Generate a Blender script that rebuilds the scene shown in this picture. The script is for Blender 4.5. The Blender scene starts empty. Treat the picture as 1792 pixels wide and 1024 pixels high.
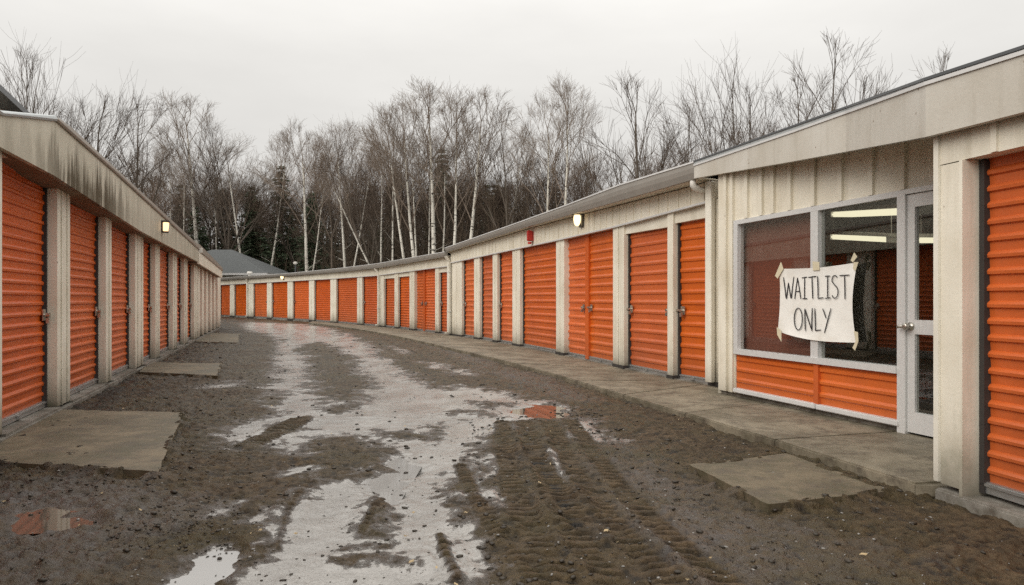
import bpy, bmesh, math, random
import numpy as np
from mathutils import Vector, Matrix

# ------------------------------------------------------------------ basics
scene = bpy.context.scene
COL = scene.collection
F, CX, HY, CAMZ = 1300.0, 896.0, 522.0, 1.35      # survey camera: focal length and horizon of the 1792 px photograph
SLAB = 0.10                                       # top of the sidewalk and of the building slabs
rnd = random.Random(7)

def plan(x, y, z):
    d = F * (CAMZ - z) / (y - HY)
    return Vector(((x - CX) / F * d, d))
def height(y, d):
    return CAMZ + (HY - y) / F * d
def img_x(p):
    return CX + F * p.x / p.y
def ray_line(x, a, t):
    """plan point where the sight line of photo column x crosses the line a + s t"""
    r = (x - CX) / F
    s = (r * a.y - a.x) / (t.x - r * t.y)
    return a + t * s
def lerp(tab, x):
    if x <= tab[0][0]:
        (x0, y0), (x1, y1) = tab[0], tab[1]
    elif x >= tab[-1][0]:
        (x0, y0), (x1, y1) = tab[-2], tab[-1]
    else:
        for (x0, y0), (x1, y1) in zip(tab, tab[1:]):
            if x0 <= x <= x1:
                break
    return y0 + (y1 - y0) * (x - x0) / (x1 - x0)

# ------------------------------------------------------------------ materials
MATS = {}
def new_mat(name):
    m = bpy.data.materials.new(name)
    m.use_nodes = True
    nt = m.node_tree
    for n in list(nt.nodes):
        nt.nodes.remove(n)
    MATS[name] = m
    return m, nt
def N(nt, t, **kw):
    n = nt.nodes.new(t)
    for k, v in kw.items():
        if k.startswith('i_'):
            n.inputs[k[2:].replace('_', ' ')].default_value = v
        else:
            setattr(n, k, v)
    return n
def L(nt, a, b):
    nt.links.new(a, b)
def rgba(c):
    return (c[0], c[1], c[2], 1.0)
def ramp(nt, src, stops):
    r = N(nt, 'ShaderNodeValToRGB')
    e = r.color_ramp.elements
    while len(e) < len(stops):
        e.new(0.5)
    for el, (p, c) in zip(e, stops):
        el.position = p
        el.color = rgba(c) if not isinstance(c, (int, float)) else (c, c, c, 1)
    L(nt, src, r.inputs[0])
    return r.outputs[0]
def mixc(nt, fac, a, b, mode='MIX'):
    n = N(nt, 'ShaderNodeMix', data_type='RGBA', blend_type=mode)
    for s, v in ((n.inputs[0], fac), (n.inputs[6], a), (n.inputs[7], b)):
        if hasattr(v, 'is_linked'):
            L(nt, v, s)
        elif isinstance(v, (int, float)):
            s.default_value = v
        else:
            s.default_value = rgba(v)
    return n.outputs[2]
def mth(nt, op, a, b=None, clamp=False):
    n = N(nt, 'ShaderNodeMath', operation=op, use_clamp=clamp)
    for s, v in zip(n.inputs, (a, b)):
        if v is None:
            continue
        if hasattr(v, 'is_linked'):
            L(nt, v, s)
        else:
            s.default_value = v
    return n.outputs[0]
def world_pos(nt):
    return N(nt, 'ShaderNodeNewGeometry').outputs['Position']
def noise(nt, vec, scale, detail=4, rough=0.55, stretch=None):
    if stretch:
        mp = N(nt, 'ShaderNodeMapping')
        mp.inputs['Scale'].default_value = stretch
        L(nt, vec, mp.inputs['Vector'])
        vec = mp.outputs[0]
    n = N(nt, 'ShaderNodeTexNoise')
    n.inputs['Scale'].default_value = scale
    n.inputs['Detail'].default_value = detail
    n.inputs['Roughness'].default_value = rough
    L(nt, vec, n.inputs['Vector'])
    return n.outputs[0]
def finish(nt, color, rough=0.6, metal=0.0, bump=None, bump_d=0.01, bump_s=0.4, spec=0.5, coat=0.0):
    p = N(nt, 'ShaderNodeBsdfPrincipled')
    for key, v in (('Base Color', color), ('Roughness', rough), ('Metallic', metal)):
        if hasattr(v, 'is_linked'):
            L(nt, v, p.inputs[key])
        else:
            p.inputs[key].default_value = rgba(v) if key == 'Base Color' else v
    p.inputs['Specular IOR Level'].default_value = spec
    p.inputs['Coat Weight'].default_value = coat
    if bump is not None:
        b = N(nt, 'ShaderNodeBump')
        b.inputs['Strength'].default_value = bump_s
        b.inputs['Distance'].default_value = bump_d
        L(nt, bump, b.inputs['Height'])
        L(nt, b.outputs[0], p.inputs['Normal'])
    o = N(nt, 'ShaderNodeOutputMaterial')
    L(nt, p.outputs[0], o.inputs[0])
    return p

def painted(name, base, streak=0.3, dirt=0.35, rough=0.5, specks=True, low=0.55, moss=0.0):
    """painted sheet metal: grime, vertical run-off streaks, splash dirt above the ground, rust specks"""
    m, nt = new_mat(name)
    P = world_pos(nt)
    n1 = noise(nt, P, 1.7, 5, 0.62)
    n2 = noise(nt, P, 38.0, 2, 0.6)
    st = noise(nt, P, 1.0, 4, 0.65, stretch=(9.0, 9.0, 0.55))
    st = ramp(nt, st, [(0.52, 0.0), (0.72, 1.0)])
    c = mixc(nt, ramp(nt, n1, [(0.3, 0.0), (0.75, 1.0)]), base, tuple(v * w for v, w in zip(base, (0.80, 0.77, 0.72))))
    c = mixc(nt, mth(nt, 'MULTIPLY', st, streak), c, tuple(v * w for v, w in zip(base, (0.42, 0.38, 0.30))))
    sep = N(nt, 'ShaderNodeSeparateXYZ'); L(nt, P, sep.inputs[0])
    lowm = N(nt, 'ShaderNodeMapRange', clamp=True)
    lowm.inputs[1].default_value = 0.05; lowm.inputs[2].default_value = low
    lowm.inputs[3].default_value = 1.0; lowm.inputs[4].default_value = 0.0
    L(nt, sep.outputs[2], lowm.inputs[0])
    lm = mth(nt, 'POWER', lowm.outputs[0], 2.2)
    lm = mth(nt, 'MULTIPLY', lm, mth(nt, 'ADD', n1, 0.35))
    c = mixc(nt, mth(nt, 'MULTIPLY', lm, dirt * 1.6, True), c, (0.13, 0.115, 0.085))
    if moss:
        mo = noise(nt, P, 4.0, 5, 0.7)
        mo = mth(nt, 'MULTIPLY', ramp(nt, mo, [(0.48, 0.0), (0.62, 1.0)]), moss)
        c = mixc(nt, mth(nt, 'MULTIPLY', mo, lowm.outputs[0]), c, (0.07, 0.085, 0.03))
    if specks:
        v = N(nt, 'ShaderNodeTexVoronoi', feature='F1'); v.inputs['Scale'].default_value = 7.0
        L(nt, P, v.inputs['Vector'])
        dot = ramp(nt, v.outputs[0], [(0.05, 1.0), (0.085, 0.0)])
        dot = mth(nt, 'MULTIPLY', dot, ramp(nt, noise(nt, P, 3.1, 1), [(0.52, 0.0), (0.56, 0.8)]))
        c = mixc(nt, dot, c, (0.16, 0.10, 0.055))
    c = mixc(nt, 0.25, c, mixc(nt, n2, (0.42, 0.42, 0.42), (0.62, 0.62, 0.62)), 'OVERLAY')
    finish(nt, c, rough, bump=n2, bump_d=0.004, bump_s=0.3, spec=0.35)
    return m

CREAM = (0.79, 0.74, 0.63)
painted('cream_siding', CREAM, 0.30, 0.42)
painted('cream_header', (0.78, 0.732, 0.625), 0.35, 0.2)
painted('pale_pillar', (0.80, 0.752, 0.645), 0.28, 0.75, low=0.75, moss=0.3)
painted('white_downspout', (0.80, 0.765, 0.68), 0.25, 0.5)

def stained():
    """left eave board: heavy black-green run-off under its near corner"""
    m, nt = new_mat('stained_fascia')
    P = world_pos(nt)
    n1 = noise(nt, P, 1.3, 5, 0.62)
    st = noise(nt, P, 1.0, 6, 0.75, stretch=(4.2, 4.2, 0.42))
    st2 = noise(nt, P, 1.0, 3, 0.6, stretch=(3.0, 3.0, 0.6))
    sep = N(nt, 'ShaderNodeSeparateXYZ'); L(nt, P, sep.inputs[0])
    near = N(nt, 'ShaderNodeMapRange', clamp=True)         # strongest close to the corner, fading along the wall
    near.inputs[1].default_value = 10.2; near.inputs[2].default_value = 12.2
    near.inputs[3].default_value = 1.0; near.inputs[4].default_value = 0.22
    L(nt, sep.outputs[1], near.inputs[0])
    near2 = N(nt, 'ShaderNodeMapRange', clamp=True)
    near2.inputs[1].default_value = 7.2; near2.inputs[2].default_value = 8.2
    near2.inputs[3].default_value = 0.25; near2.inputs[4].default_value = 1.0
    L(nt, sep.outputs[1], near2.inputs[0])
    nn = mth(nt, 'MULTIPLY', near.outputs[0], near2.outputs[0])
    lowz = N(nt, 'ShaderNodeMapRange', clamp=True)
    lowz.inputs[1].default_value = 2.7; lowz.inputs[2].default_value = 3.3
    lowz.inputs[3].default_value = 0.12; lowz.inputs[4].default_value = -0.16
    L(nt, sep.outputs[2], lowz.inputs[0])
    s1 = ramp(nt, mth(nt, 'ADD', st, lowz.outputs[0]), [(0.47, 0.0), (0.62, 1.0)])
    s2 = ramp(nt, st2, [(0.48, 0.0), (0.72, 0.55)])
    c = mixc(nt, ramp(nt, n1, [(0.3, 0.0), (0.75, 1.0)]), (0.62, 0.575, 0.47), (0.48, 0.44, 0.345))
    c = mixc(nt, mth(nt, 'MULTIPLY', s2, 0.55), c, (0.25, 0.23, 0.165))
    c = mixc(nt, mth(nt, 'MULTIPLY', s1, nn), c, (0.075, 0.055, 0.026))
    n2 = noise(nt, P, 45.0, 2, 0.6)
    sp = mth(nt, 'MULTIPLY', ramp(nt, noise(nt, P, 16.0, 3, 0.7), [(0.66, 0.0), (0.73, 0.8)]), nn)
    c = mixc(nt, sp, c, (0.07, 0.06, 0.035))
    finish(nt, c, 0.55, bump=n2, bump_d=0.003, bump_s=0.3, spec=0.3)
stained()

def orange(name, base, seed):
    m, nt = new_mat(name)
    P = world_pos(nt)
    n1 = noise(nt, P, 1.1, 5, 0.6)
    n3 = noise(nt, P, 60.0, 2, 0.6)
    st = ramp(nt, noise(nt, P, 1.0, 4, 0.65, stretch=(5.0, 5.0, 0.5)), [(0.5, 0.0), (0.78, 1.0)])
    c = mixc(nt, ramp(nt, n1, [(0.3, 0.0), (0.72, 1.0)]), base, tuple(v * w for v, w in zip(base, (0.84, 0.78, 0.9))))
    c = mixc(nt, mth(nt, 'MULTIPLY', st, 0.28), c, (base[0] * 0.55, base[1] * 0.6, base[2]))
    sep = N(nt, 'ShaderNodeSeparateXYZ'); L(nt, P, sep.inputs[0])
    lowm = N(nt, 'ShaderNodeMapRange', clamp=True)
    lowm.inputs[1].default_value = 0.1; lowm.inputs[2].default_value = 0.8
    lowm.inputs[3].default_value = 0.6; lowm.inputs[4].default_value = 0.0
    L(nt, sep.outputs[2], lowm.inputs[0])
    c = mixc(nt, mth(nt, 'MULTIPLY', lowm.outputs[0], n1), c, (0.16, 0.075, 0.04))
    oi = N(nt, 'ShaderNodeObjectInfo').outputs['Random']
    hv = N(nt, 'ShaderNodeHueSaturation')
    L(nt, mth(nt, 'ADD', 0.88, mth(nt, 'MULTIPLY', oi, 0.18)), hv.inputs['Value'])
    L(nt, mth(nt, 'ADD', 0.985, mth(nt, 'MULTIPLY', mth(nt, 'FRACT', mth(nt, 'MULTIPLY', oi, 7.3)), 0.05)), hv.inputs['Saturation'])
    L(nt, c, hv.inputs['Color']); c = hv.outputs[0]
    scr = noise(nt, P, 1.0, 3, 0.7, stretch=(26.0, 26.0, 3.0))
    c = mixc(nt, ramp(nt, scr, [(0.70, 0.0), (0.76, 0.25)]), c, (0.62, 0.24, 0.11))
    r = mth(nt, 'ADD', mth(nt, 'MULTIPLY', n1, 0.2), 0.30)
    b = mth(nt, 'ADD', mth(nt, 'MULTIPLY', n3, 0.15), noise(nt, P, 3.0, 3, 0.5))
    finish(nt, c, r, bump=b, bump_d=0.012, bump_s=0.35, spec=0.5)
orange('orange_door', (0.64, 0.130, 0.021), 0)
orange('orange_door_warm', (0.63, 0.135, 0.022), 1)
orange('orange_door_deep', (0.58, 0.110, 0.018), 2)
ORANGES = ['orange_door', 'orange_door_warm', 'orange_door_deep']

def plain(name, base, rough=0.5, metal=0.0, var=0.2, scale=6.0, bump_d=0.003):
    m, nt = new_mat(name)
    P = world_pos(nt)
    n1 = noise(nt, P, scale, 5, 0.6)
    c = mixc(nt, n1, tuple(v * (1 + var) for v in base), tuple(v * (1 - var) for v in base))
    finish(nt, c, rough, metal, bump=n1, bump_d=bump_d, bump_s=0.3, spec=0.4)
    return m
plain('gutter_metal', (0.29, 0.268, 0.24), 0.45, 0.1, 0.15, 3.0)
plain('gutter_lip', (0.62, 0.61, 0.60), 0.4, 0.1, 0.1, 3.0)
painted('grey_fascia', (0.56, 0.53, 0.475), 0.22, 0.0)
plain('dark_edge', (0.10, 0.105, 0.11), 0.4, 0.3, 0.2, 5.0)
plain('edge_metal', (0.40, 0.42, 0.42), 0.45, 0.2, 0.25, 6.0)
plain('brown_edge', (0.27, 0.23, 0.19), 0.5, 0.1, 0.25, 5.0)
plain('roof_metal', (0.30, 0.30, 0.29), 0.5, 0.2, 0.2, 1.5)
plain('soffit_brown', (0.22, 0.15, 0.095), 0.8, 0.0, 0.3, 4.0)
plain('galvanised', (0.42, 0.42, 0.41), 0.38, 0.75, 0.25, 14.0)
plain('aluminium', (0.66, 0.655, 0.645), 0.4, 0.25, 0.12, 20.0)
plain('track_dark', (0.045, 0.04, 0.037), 0.6, 0.2, 0.3, 9.0)
plain('brass_steel', (0.50, 0.47, 0.42), 0.3, 0.9, 0.2, 12.0)
plain('dark_bronze', (0.05, 0.045, 0.04), 0.45, 0.4, 0.2, 12.0)
plain('alarm_red', (0.42, 0.03, 0.022), 0.4, 0.0, 0.15, 8.0)
plain('pvc_white', (0.66, 0.63, 0.58), 0.4, 0.0, 0.12, 8.0)
plain('room_wall', (0.17, 0.155, 0.115), 0.85, 0.0, 0.15, 2.0)
plain('room_floor', (0.045, 0.04, 0.035), 0.6, 0.0, 0.2, 3.0)
plain('room_ceiling', (0.13, 0.13, 0.11), 0.9, 0.0, 0.1, 3.0)
plain('maroon_blind', (0.235, 0.082, 0.060), 0.75, 0.0, 0.12, 5.0)
plain('shingle_grey', (0.085, 0.09, 0.09), 0.9, 0.0, 0.35, 9.0, 0.02)
plain('shingle_dark', (0.06, 0.06, 0.06), 0.85, 0.0, 0.35, 9.0, 0.02)
plain('house_siding', (0.45, 0.42, 0.34), 0.7, 0.0, 0.1, 3.0)
plain('house_window', (0.07, 0.085, 0.09), 0.15, 0.0, 0.2, 2.0)
plain('ink', (0.022, 0.02, 0.022), 0.6, 0.0, 0.2, 30.0)
plain('masking_tape', (0.60, 0.53, 0.38), 0.6, 0.0, 0.15, 20.0)
plain('clod_mud', (0.032, 0.025, 0.017), 0.55, 0.0, 0.45, 20.0, 0.01)
plain('stone_grey', (0.22, 0.21, 0.195), 0.6, 0.0, 0.5, 11.0, 0.01)
plain('leaf_tan', (0.36, 0.27, 0.15), 0.7, 0.0, 0.5, 7.0)
plain('dry_grass', (0.28, 0.20, 0.09), 0.8, 0.0, 0.4, 9.0)
plain('bark_dark', (0.10, 0.08, 0.062), 0.9, 0.0, 0.4, 3.0, 0.02)
plain('bark_grey', (0.12, 0.094, 0.072), 0.9, 0.0, 0.4, 3.0, 0.02)
plain('twig_brown', (0.145, 0.096, 0.066), 0.9, 0.0, 0.3, 1.0)
plain('twig_dark', (0.085, 0.060, 0.043), 0.9, 0.0, 0.3, 1.0)
plain('twig_pale', (0.20, 0.155, 0.12), 0.9, 0.0, 0.3, 1.0)
plain('thicket_brown', (0.10, 0.073, 0.050), 0.95, 0.0, 0.5, 0.25)
plain('needle_green', (0.048, 0.068, 0.034), 0.8, 0.0, 0.5, 0.8)

def birch_bark():
    m, nt = new_mat('birch_bark')
    P = N(nt, 'ShaderNodeTexCoord').outputs['Object']
    band = noise(nt, P, 1.0, 4, 0.7, stretch=(3.0, 3.0, 9.0))
    big = noise(nt, P, 1.0, 3, 0.6, stretch=(2.0, 2.0, 1.2))
    c = mixc(nt, ramp(nt, big, [(0.35, 0.0), (0.7, 1.0)]), (0.72, 0.685, 0.61), (0.46, 0.425, 0.365))
    c = mixc(nt, ramp(nt, band, [(0.56, 0.0), (0.62, 1.0)]), c, (0.045, 0.038, 0.032))
    finish(nt, c, 0.8, bump=band, bump_d=0.01, spec=0.2)
birch_bark()

def concrete(name, base, moss):
    m, nt = new_mat(name)
    P = world_pos(nt)
    n1 = noise(nt, P, 1.6, 6, 0.65)
    n2 = noise(nt, P, 90.0, 3, 0.7)
    n3 = noise(nt, P, 9.0, 5, 0.7)
    c = mixc(nt, ramp(nt, n1, [(0.32, 0.0), (0.68, 1.0)]), base, tuple(v * 0.55 for v in base))
    c = mixc(nt, mth(nt, 'MULTIPLY', ramp(nt, mth(nt, 'ADD', mth(nt, 'MULTIPLY', n3, 0.5), mth(nt, 'MULTIPLY', n1, 0.5)), [(0.46, 0.0), (0.60, 1.0)]), moss), c, (0.066, 0.058, 0.030))
    c = mixc(nt, mth(nt, 'MULTIPLY', ramp(nt, noise(nt, P, 5.0, 5, 0.7), [(0.49, 0.0), (0.66, 0.8)]), 0.9), c, (0.066, 0.052, 0.037))
    c = mixc(nt, 0.5, c, mixc(nt, n2, (0.28, 0.28, 0.28), (0.72, 0.72, 0.72)), 'OVERLAY')
    r = mth(nt, 'SUBTRACT', 0.85, mth(nt, 'MULTIPLY', n1, 0.45))
    finish(nt, c, r, bump=mth(nt, 'ADD', mth(nt, 'MULTIPLY', n2, 0.4), n3), bump_d=0.012, bump_s=0.45, spec=0.45)
concrete('sidewalk_concrete', (0.25, 0.212, 0.152), 0.5)
concrete('pad_concrete', (0.165, 0.130, 0.082), 0.85)
concrete('footing_concrete', (0.24, 0.22, 0.19), 0.5)

def mud():
    m, nt = new_mat('wet_mud')
    P = world_pos(nt)
    wet = N(nt, 'ShaderNodeAttribute', attribute_name='wet').outputs['Fac']
    tone = N(nt, 'ShaderNodeAttribute', attribute_name='tone').outputs['Fac']
    n1 = noise(nt, P, 0.9, 6, 0.65)
    n2 = noise(nt, P, 11.0, 6, 0.7)
    n3 = noise(nt, P, 70.0, 4, 0.7)
    dry = mixc(nt, ramp(nt, n2, [(0.35, 0.0), (0.66, 1.0)]), (0.025, 0.0160, 0.008), (0.108, 0.073, 0.040))
    dry = mixc(nt, ramp(nt, n1, [(0.4, 0.0), (0.65, 0.7)]), dry, (0.055, 0.044, 0.018))
    dry = mixc(nt, tone, dry, (0.014, 0.012, 0.010))  # tone: painted shade of hollows and tread gaps, plus the dark chippings
    silt_sheen = mixc(nt, n2, (0.27, 0.257, 0.238), (0.35, 0.335, 0.312))  # grey silty mud, its colour lightened to carry the sky's reflection
    silt_sheen = mixc(nt, ramp(nt, n3, [(0.52, 0.0), (0.68, 0.75)]), silt_sheen, (0.085, 0.072, 0.058))
    w2 = mth(nt, 'ADD', wet, mth(nt, 'MULTIPLY', mth(nt, 'SUBTRACT', n2, 0.5), 1.1))
    n4 = noise(nt, P, 3.4, 5, 0.65, stretch=(1.5, 0.8, 1.0))
    w2 = mth(nt, 'ADD', w2, mth(nt, 'MULTIPLY', mth(nt, 'SUBTRACT', n4, 0.52), 0.9))
    w2 = mth(nt, 'ADD', w2, mth(nt, 'MULTIPLY', mth(nt, 'SUBTRACT', n3, 0.5), 0.45))
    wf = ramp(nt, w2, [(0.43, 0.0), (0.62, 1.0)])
    damp = ramp(nt, w2, [(0.26, 0.0), (0.46, 1.0)])
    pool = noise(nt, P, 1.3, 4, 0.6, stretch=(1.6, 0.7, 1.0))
    silt_sheen = mixc(nt, ramp(nt, pool, [(0.38, 0.0), (0.62, 1.0)]), mixc(nt, 0.35, silt_sheen, (0.115, 0.102, 0.090)), silt_sheen)
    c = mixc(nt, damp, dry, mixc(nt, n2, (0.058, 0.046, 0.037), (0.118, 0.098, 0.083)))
    c = mixc(nt, wf, c, silt_sheen)
    sheen = ramp(nt, mth(nt, 'ADD', n1, mth(nt, 'MULTIPLY', n2, 0.25)), [(0.48, 0.58), (0.70, 0.30)])
    glo = N(nt, 'ShaderNodeAttribute', attribute_name='gloss').outputs['Fac']
    glo = mth(nt, 'MULTIPLY', glo, ramp(nt, mth(nt, 'ADD', mth(nt, 'MULTIPLY', n2, 0.6), mth(nt, 'MULTIPLY', n1, 0.5)), [(0.42, 1.0), (0.62, 0.25)]))
    c = mixc(nt, mth(nt, 'MULTIPLY', glo, 0.6), c, (0.092, 0.077, 0.071))  # wet sheen painted in as well: base colour lifted towards grey
    r = mixc(nt, glo, sheen, (0.30, 0.30, 0.30))
    r = mixc(nt, damp, r, (0.40, 0.40, 0.40))
    r = mixc(nt, wf, r, mixc(nt, ramp(nt, pool, [(0.40, 0.0), (0.60, 1.0)]), (0.20, 0.20, 0.20), (0.30, 0.30, 0.30)))
    bs = mth(nt, 'MULTIPLY', mth(nt, 'SUBTRACT', 1.0, mth(nt, 'MAXIMUM', mth(nt, 'MULTIPLY', wf, 0.84), mth(nt, 'MULTIPLY', glo, 0.5))), mth(nt, 'ADD', n2, mth(nt, 'MULTIPLY', n3, 0.6)))
    pb = finish(nt, c, r, bump=bs, bump_d=0.03, bump_s=0.9, spec=0.5)
    L(nt, mth(nt, 'ADD', 0.20, mth(nt, 'MULTIPLY', mth(nt, 'MAXIMUM', mth(nt, 'MAXIMUM', wf, mth(nt, 'MULTIPLY', damp, 0.6)), glo), 0.5)), pb.inputs['Specular IOR Level'])
mud()

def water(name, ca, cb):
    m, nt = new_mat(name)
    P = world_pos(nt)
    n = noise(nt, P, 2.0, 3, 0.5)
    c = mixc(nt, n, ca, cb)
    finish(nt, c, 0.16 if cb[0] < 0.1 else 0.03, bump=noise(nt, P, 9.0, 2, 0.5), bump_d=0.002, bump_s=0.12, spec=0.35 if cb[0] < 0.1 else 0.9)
water('puddle_water', (0.27, 0.262, 0.25), (0.34, 0.332, 0.32))  # pale base colour holds part of the mirrored sky's brightness
water('puddle_dark', (0.085, 0.066, 0.050), (0.11, 0.088, 0.070))

def glass():
    m, nt = new_mat('window_glass')
    t = N(nt, 'ShaderNodeBsdfTransparent'); t.inputs[0].default_value = (0.80, 0.82, 0.78, 1)
    g = N(nt, 'ShaderNodeBsdfGlossy'); g.inputs['Roughness'].default_value = 0.01
    g.inputs[0].default_value = (0.95, 0.95, 0.95, 1)
    ge = N(nt, 'ShaderNodeNewGeometry')                    # Schlick reflectance, the same from either side of the pane
    dt = N(nt, 'ShaderNodeVectorMath', operation='DOT_PRODUCT')
    L(nt, ge.outputs['Normal'], dt.inputs[0]); L(nt, ge.outputs['Incoming'], dt.inputs[1])
    om = mth(nt, 'SUBTRACT', 1.0, mth(nt, 'ABSOLUTE', dt.outputs['Value']), True)
    fac = mth(nt, 'ADD', mth(nt, 'MULTIPLY', mth(nt, 'POWER', om, 5.0), 0.9), 0.15, True)
    mx = N(nt, 'ShaderNodeMixShader')
    L(nt, fac, mx.inputs[0]); L(nt, t.outputs[0], mx.inputs[1]); L(nt, g.outputs[0], mx.inputs[2])
    o = N(nt, 'ShaderNodeOutputMaterial'); L(nt, mx.outputs[0], o.inputs[0])
glass()

def glow(name, col, strength):
    m, nt = new_mat(name)
    e = N(nt, 'ShaderNodeEmission'); e.inputs[0].default_value = rgba(col); e.inputs[1].default_value = strength
    o = N(nt, 'ShaderNodeOutputMaterial'); L(nt, e.outputs[0], o.inputs[0])
glow('lamp_glow_amber', (1.0, 0.62, 0.32), 2.2)
glow('lamp_glow_warm', (1.0, 0.78, 0.44), 2.2)
glow('tube_glow', (1.0, 0.91, 0.66), 1.25)

def paper():
    m, nt = new_mat('sign_paper')
    P = world_pos(nt)
    n = noise(nt, P, 6.0, 4, 0.6)
    c = mixc(nt, n, (0.86, 0.84, 0.80), (0.74, 0.71, 0.66))
    c = mixc(nt, ramp(nt, noise(nt, P, 3.0, 3), [(0.55, 0.0), (0.75, 0.35)]), c, (0.62, 0.55, 0.44))
    finish(nt, c, 0.8, bump=n, bump_d=0.02, bump_s=0.35, spec=0.2)
paper()

# ------------------------------------------------------------------ object helpers
def link(o, parent=None):
    COL.objects.link(o)
    if parent is not None:
        o.parent = parent
    return o
def thing(name, label, cat, loc=(0, 0, 0), group=None):
    o = bpy.data.objects.new(name, None)
    o.location = loc
    o.empty_display_size = 0.3
    link(o)
    o['label'] = label; o['category'] = cat
    if group:
        o['group'] = group
    return o
def obj(name, bm, mat, parent=None, smooth=False, mats=None):
    """bm holds WORLD coordinates; parents are pure translations"""
    me = bpy.data.meshes.new(name)
    bmesh.ops.recalc_face_normals(bm, faces=bm.faces)
    if parent is not None:
        off = parent_world(parent)
        for v in bm.verts:
            v.co -= off
    bm.to_mesh(me); bm.free()
    for mm in ([mat] if mats is None else mats):
        me.materials.append(MATS[mm])
    if smooth:
        me.polygons.foreach_set('use_smooth', [True] * len(me.polygons))
    o = bpy.data.objects.new(name, me)
    return link(o, parent)
def parent_world(p):
    v = Vector((0, 0, 0))
    while p is not None:
        v = v + Vector(p.location); p = p.parent
    return v
def tag(o, label, cat, group=None, kind=None):
    o['label'] = label; o['category'] = cat
    if group: o['group'] = group
    if kind: o['kind'] = kind
    return o
def structure(o, label=None, cat=None):
    o['kind'] = 'structure'
    if label: o['label'] = label
    if cat: o['category'] = cat
    return o

def v3(p, z):
    return Vector((p.x, p.y, z))
def hexa(bm, b, t, mi=0):
    """b, t: four bottom and four top corners in the same order"""
    vb = [bm.verts.new(p) for p in b]; vt = [bm.verts.new(p) for p in t]
    fs = [bm.faces.new(vb[::-1]), bm.faces.new(vt)]
    for i in range(4):
        j = (i + 1) % 4
        fs.append(bm.faces.new((vb[i], vb[j], vt[j], vt[i])))
    for f in fs: f.material_index = mi
def prism(bm, p0, p1, n0, n1, a, b, zb, zt, mi=0):
    """upright slab between plan points p0 and p1, from offset a to offset b along the outward normals; zb, zt: (at p0, at p1)"""
    zb = zb if isinstance(zb, tuple) else (zb, zb)
    zt = zt if isinstance(zt, tuple) else (zt, zt)
    q = [(p0 + n0 * a), (p1 + n1 * a), (p1 + n1 * b), (p0 + n0 * b)]
    zz = [zb[0], zb[1], zb[1], zb[0]]; tt = [zt[0], zt[1], zt[1], zt[0]]
    hexa(bm, [v3(p, z) for p, z in zip(q, zz)], [v3(p, z) for p, z in zip(q, tt)], mi)
def box(bm, c, s, ax=None, mi=0):
    ax = ax or (Vector((1, 0, 0)), Vector((0, 1, 0)), Vector((0, 0, 1)))
    c = Vector(c)
    X, Y, Z = (a * (d / 2) for a, d in zip(ax, s))
    b = [c - X - Y - Z, c + X - Y - Z, c + X + Y - Z, c - X + Y - Z]
    hexa(bm, b, [p + 2 * Z for p in b], mi)
def tube(bm, pts, rad, sides=8, cap=True, mi=0):
    rings = []
    n = len(pts)
    rads = rad if isinstance(rad, (list, tuple)) else [rad] * n
    for i, p in enumerate(pts):
        d = (Vector(pts[min(i + 1, n - 1)]) - Vector(pts[max(i - 1, 0)])).normalized()
        u = d.cross(Vector((0, 0, 1)))
        if u.length < 0.05: u = d.cross(Vector((1, 0, 0)))
        u.normalize(); w = d.cross(u)
        rings.append([bm.verts.new(Vector(p) + (u * math.cos(k * 2 * math.pi / sides) + w * math.sin(k * 2 * math.pi / sides)) * rads[i]) for k in range(sides)])
    for a, b in zip(rings, rings[1:]):
        for k in range(sides):
            bm.faces.new((a[k], a[(k + 1) % sides], b[(k + 1) % sides], b[k])).material_index = mi
    if cap:
        bm.faces.new(rings[0][::-1]).material_index = mi; bm.faces.new(rings[-1]).material_index = mi
def strip(bm, prof_rings, closed=False):
    """prof_rings: list of rings (lists of Vectors), joined one to the next"""
    vr = [[bm.verts.new(p) for p in r] for r in prof_rings]
    for a, b in zip(vr, vr[1:]):
        m = len(a)
        for k in range(m if closed else m - 1):
            bm.faces.new((a[k], a[(k + 1) % m], b[(k + 1) % m], b[k]))
    if closed:
        bm.faces.new(vr[0][::-1]); bm.faces.new(vr[-1])

# ------------------------------------------------------------------ roll-up doors, pillars
def normal_of(p0, p1):
    t = (p1 - p0).normalized()
    return Vector((t.y, -t.x))

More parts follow.
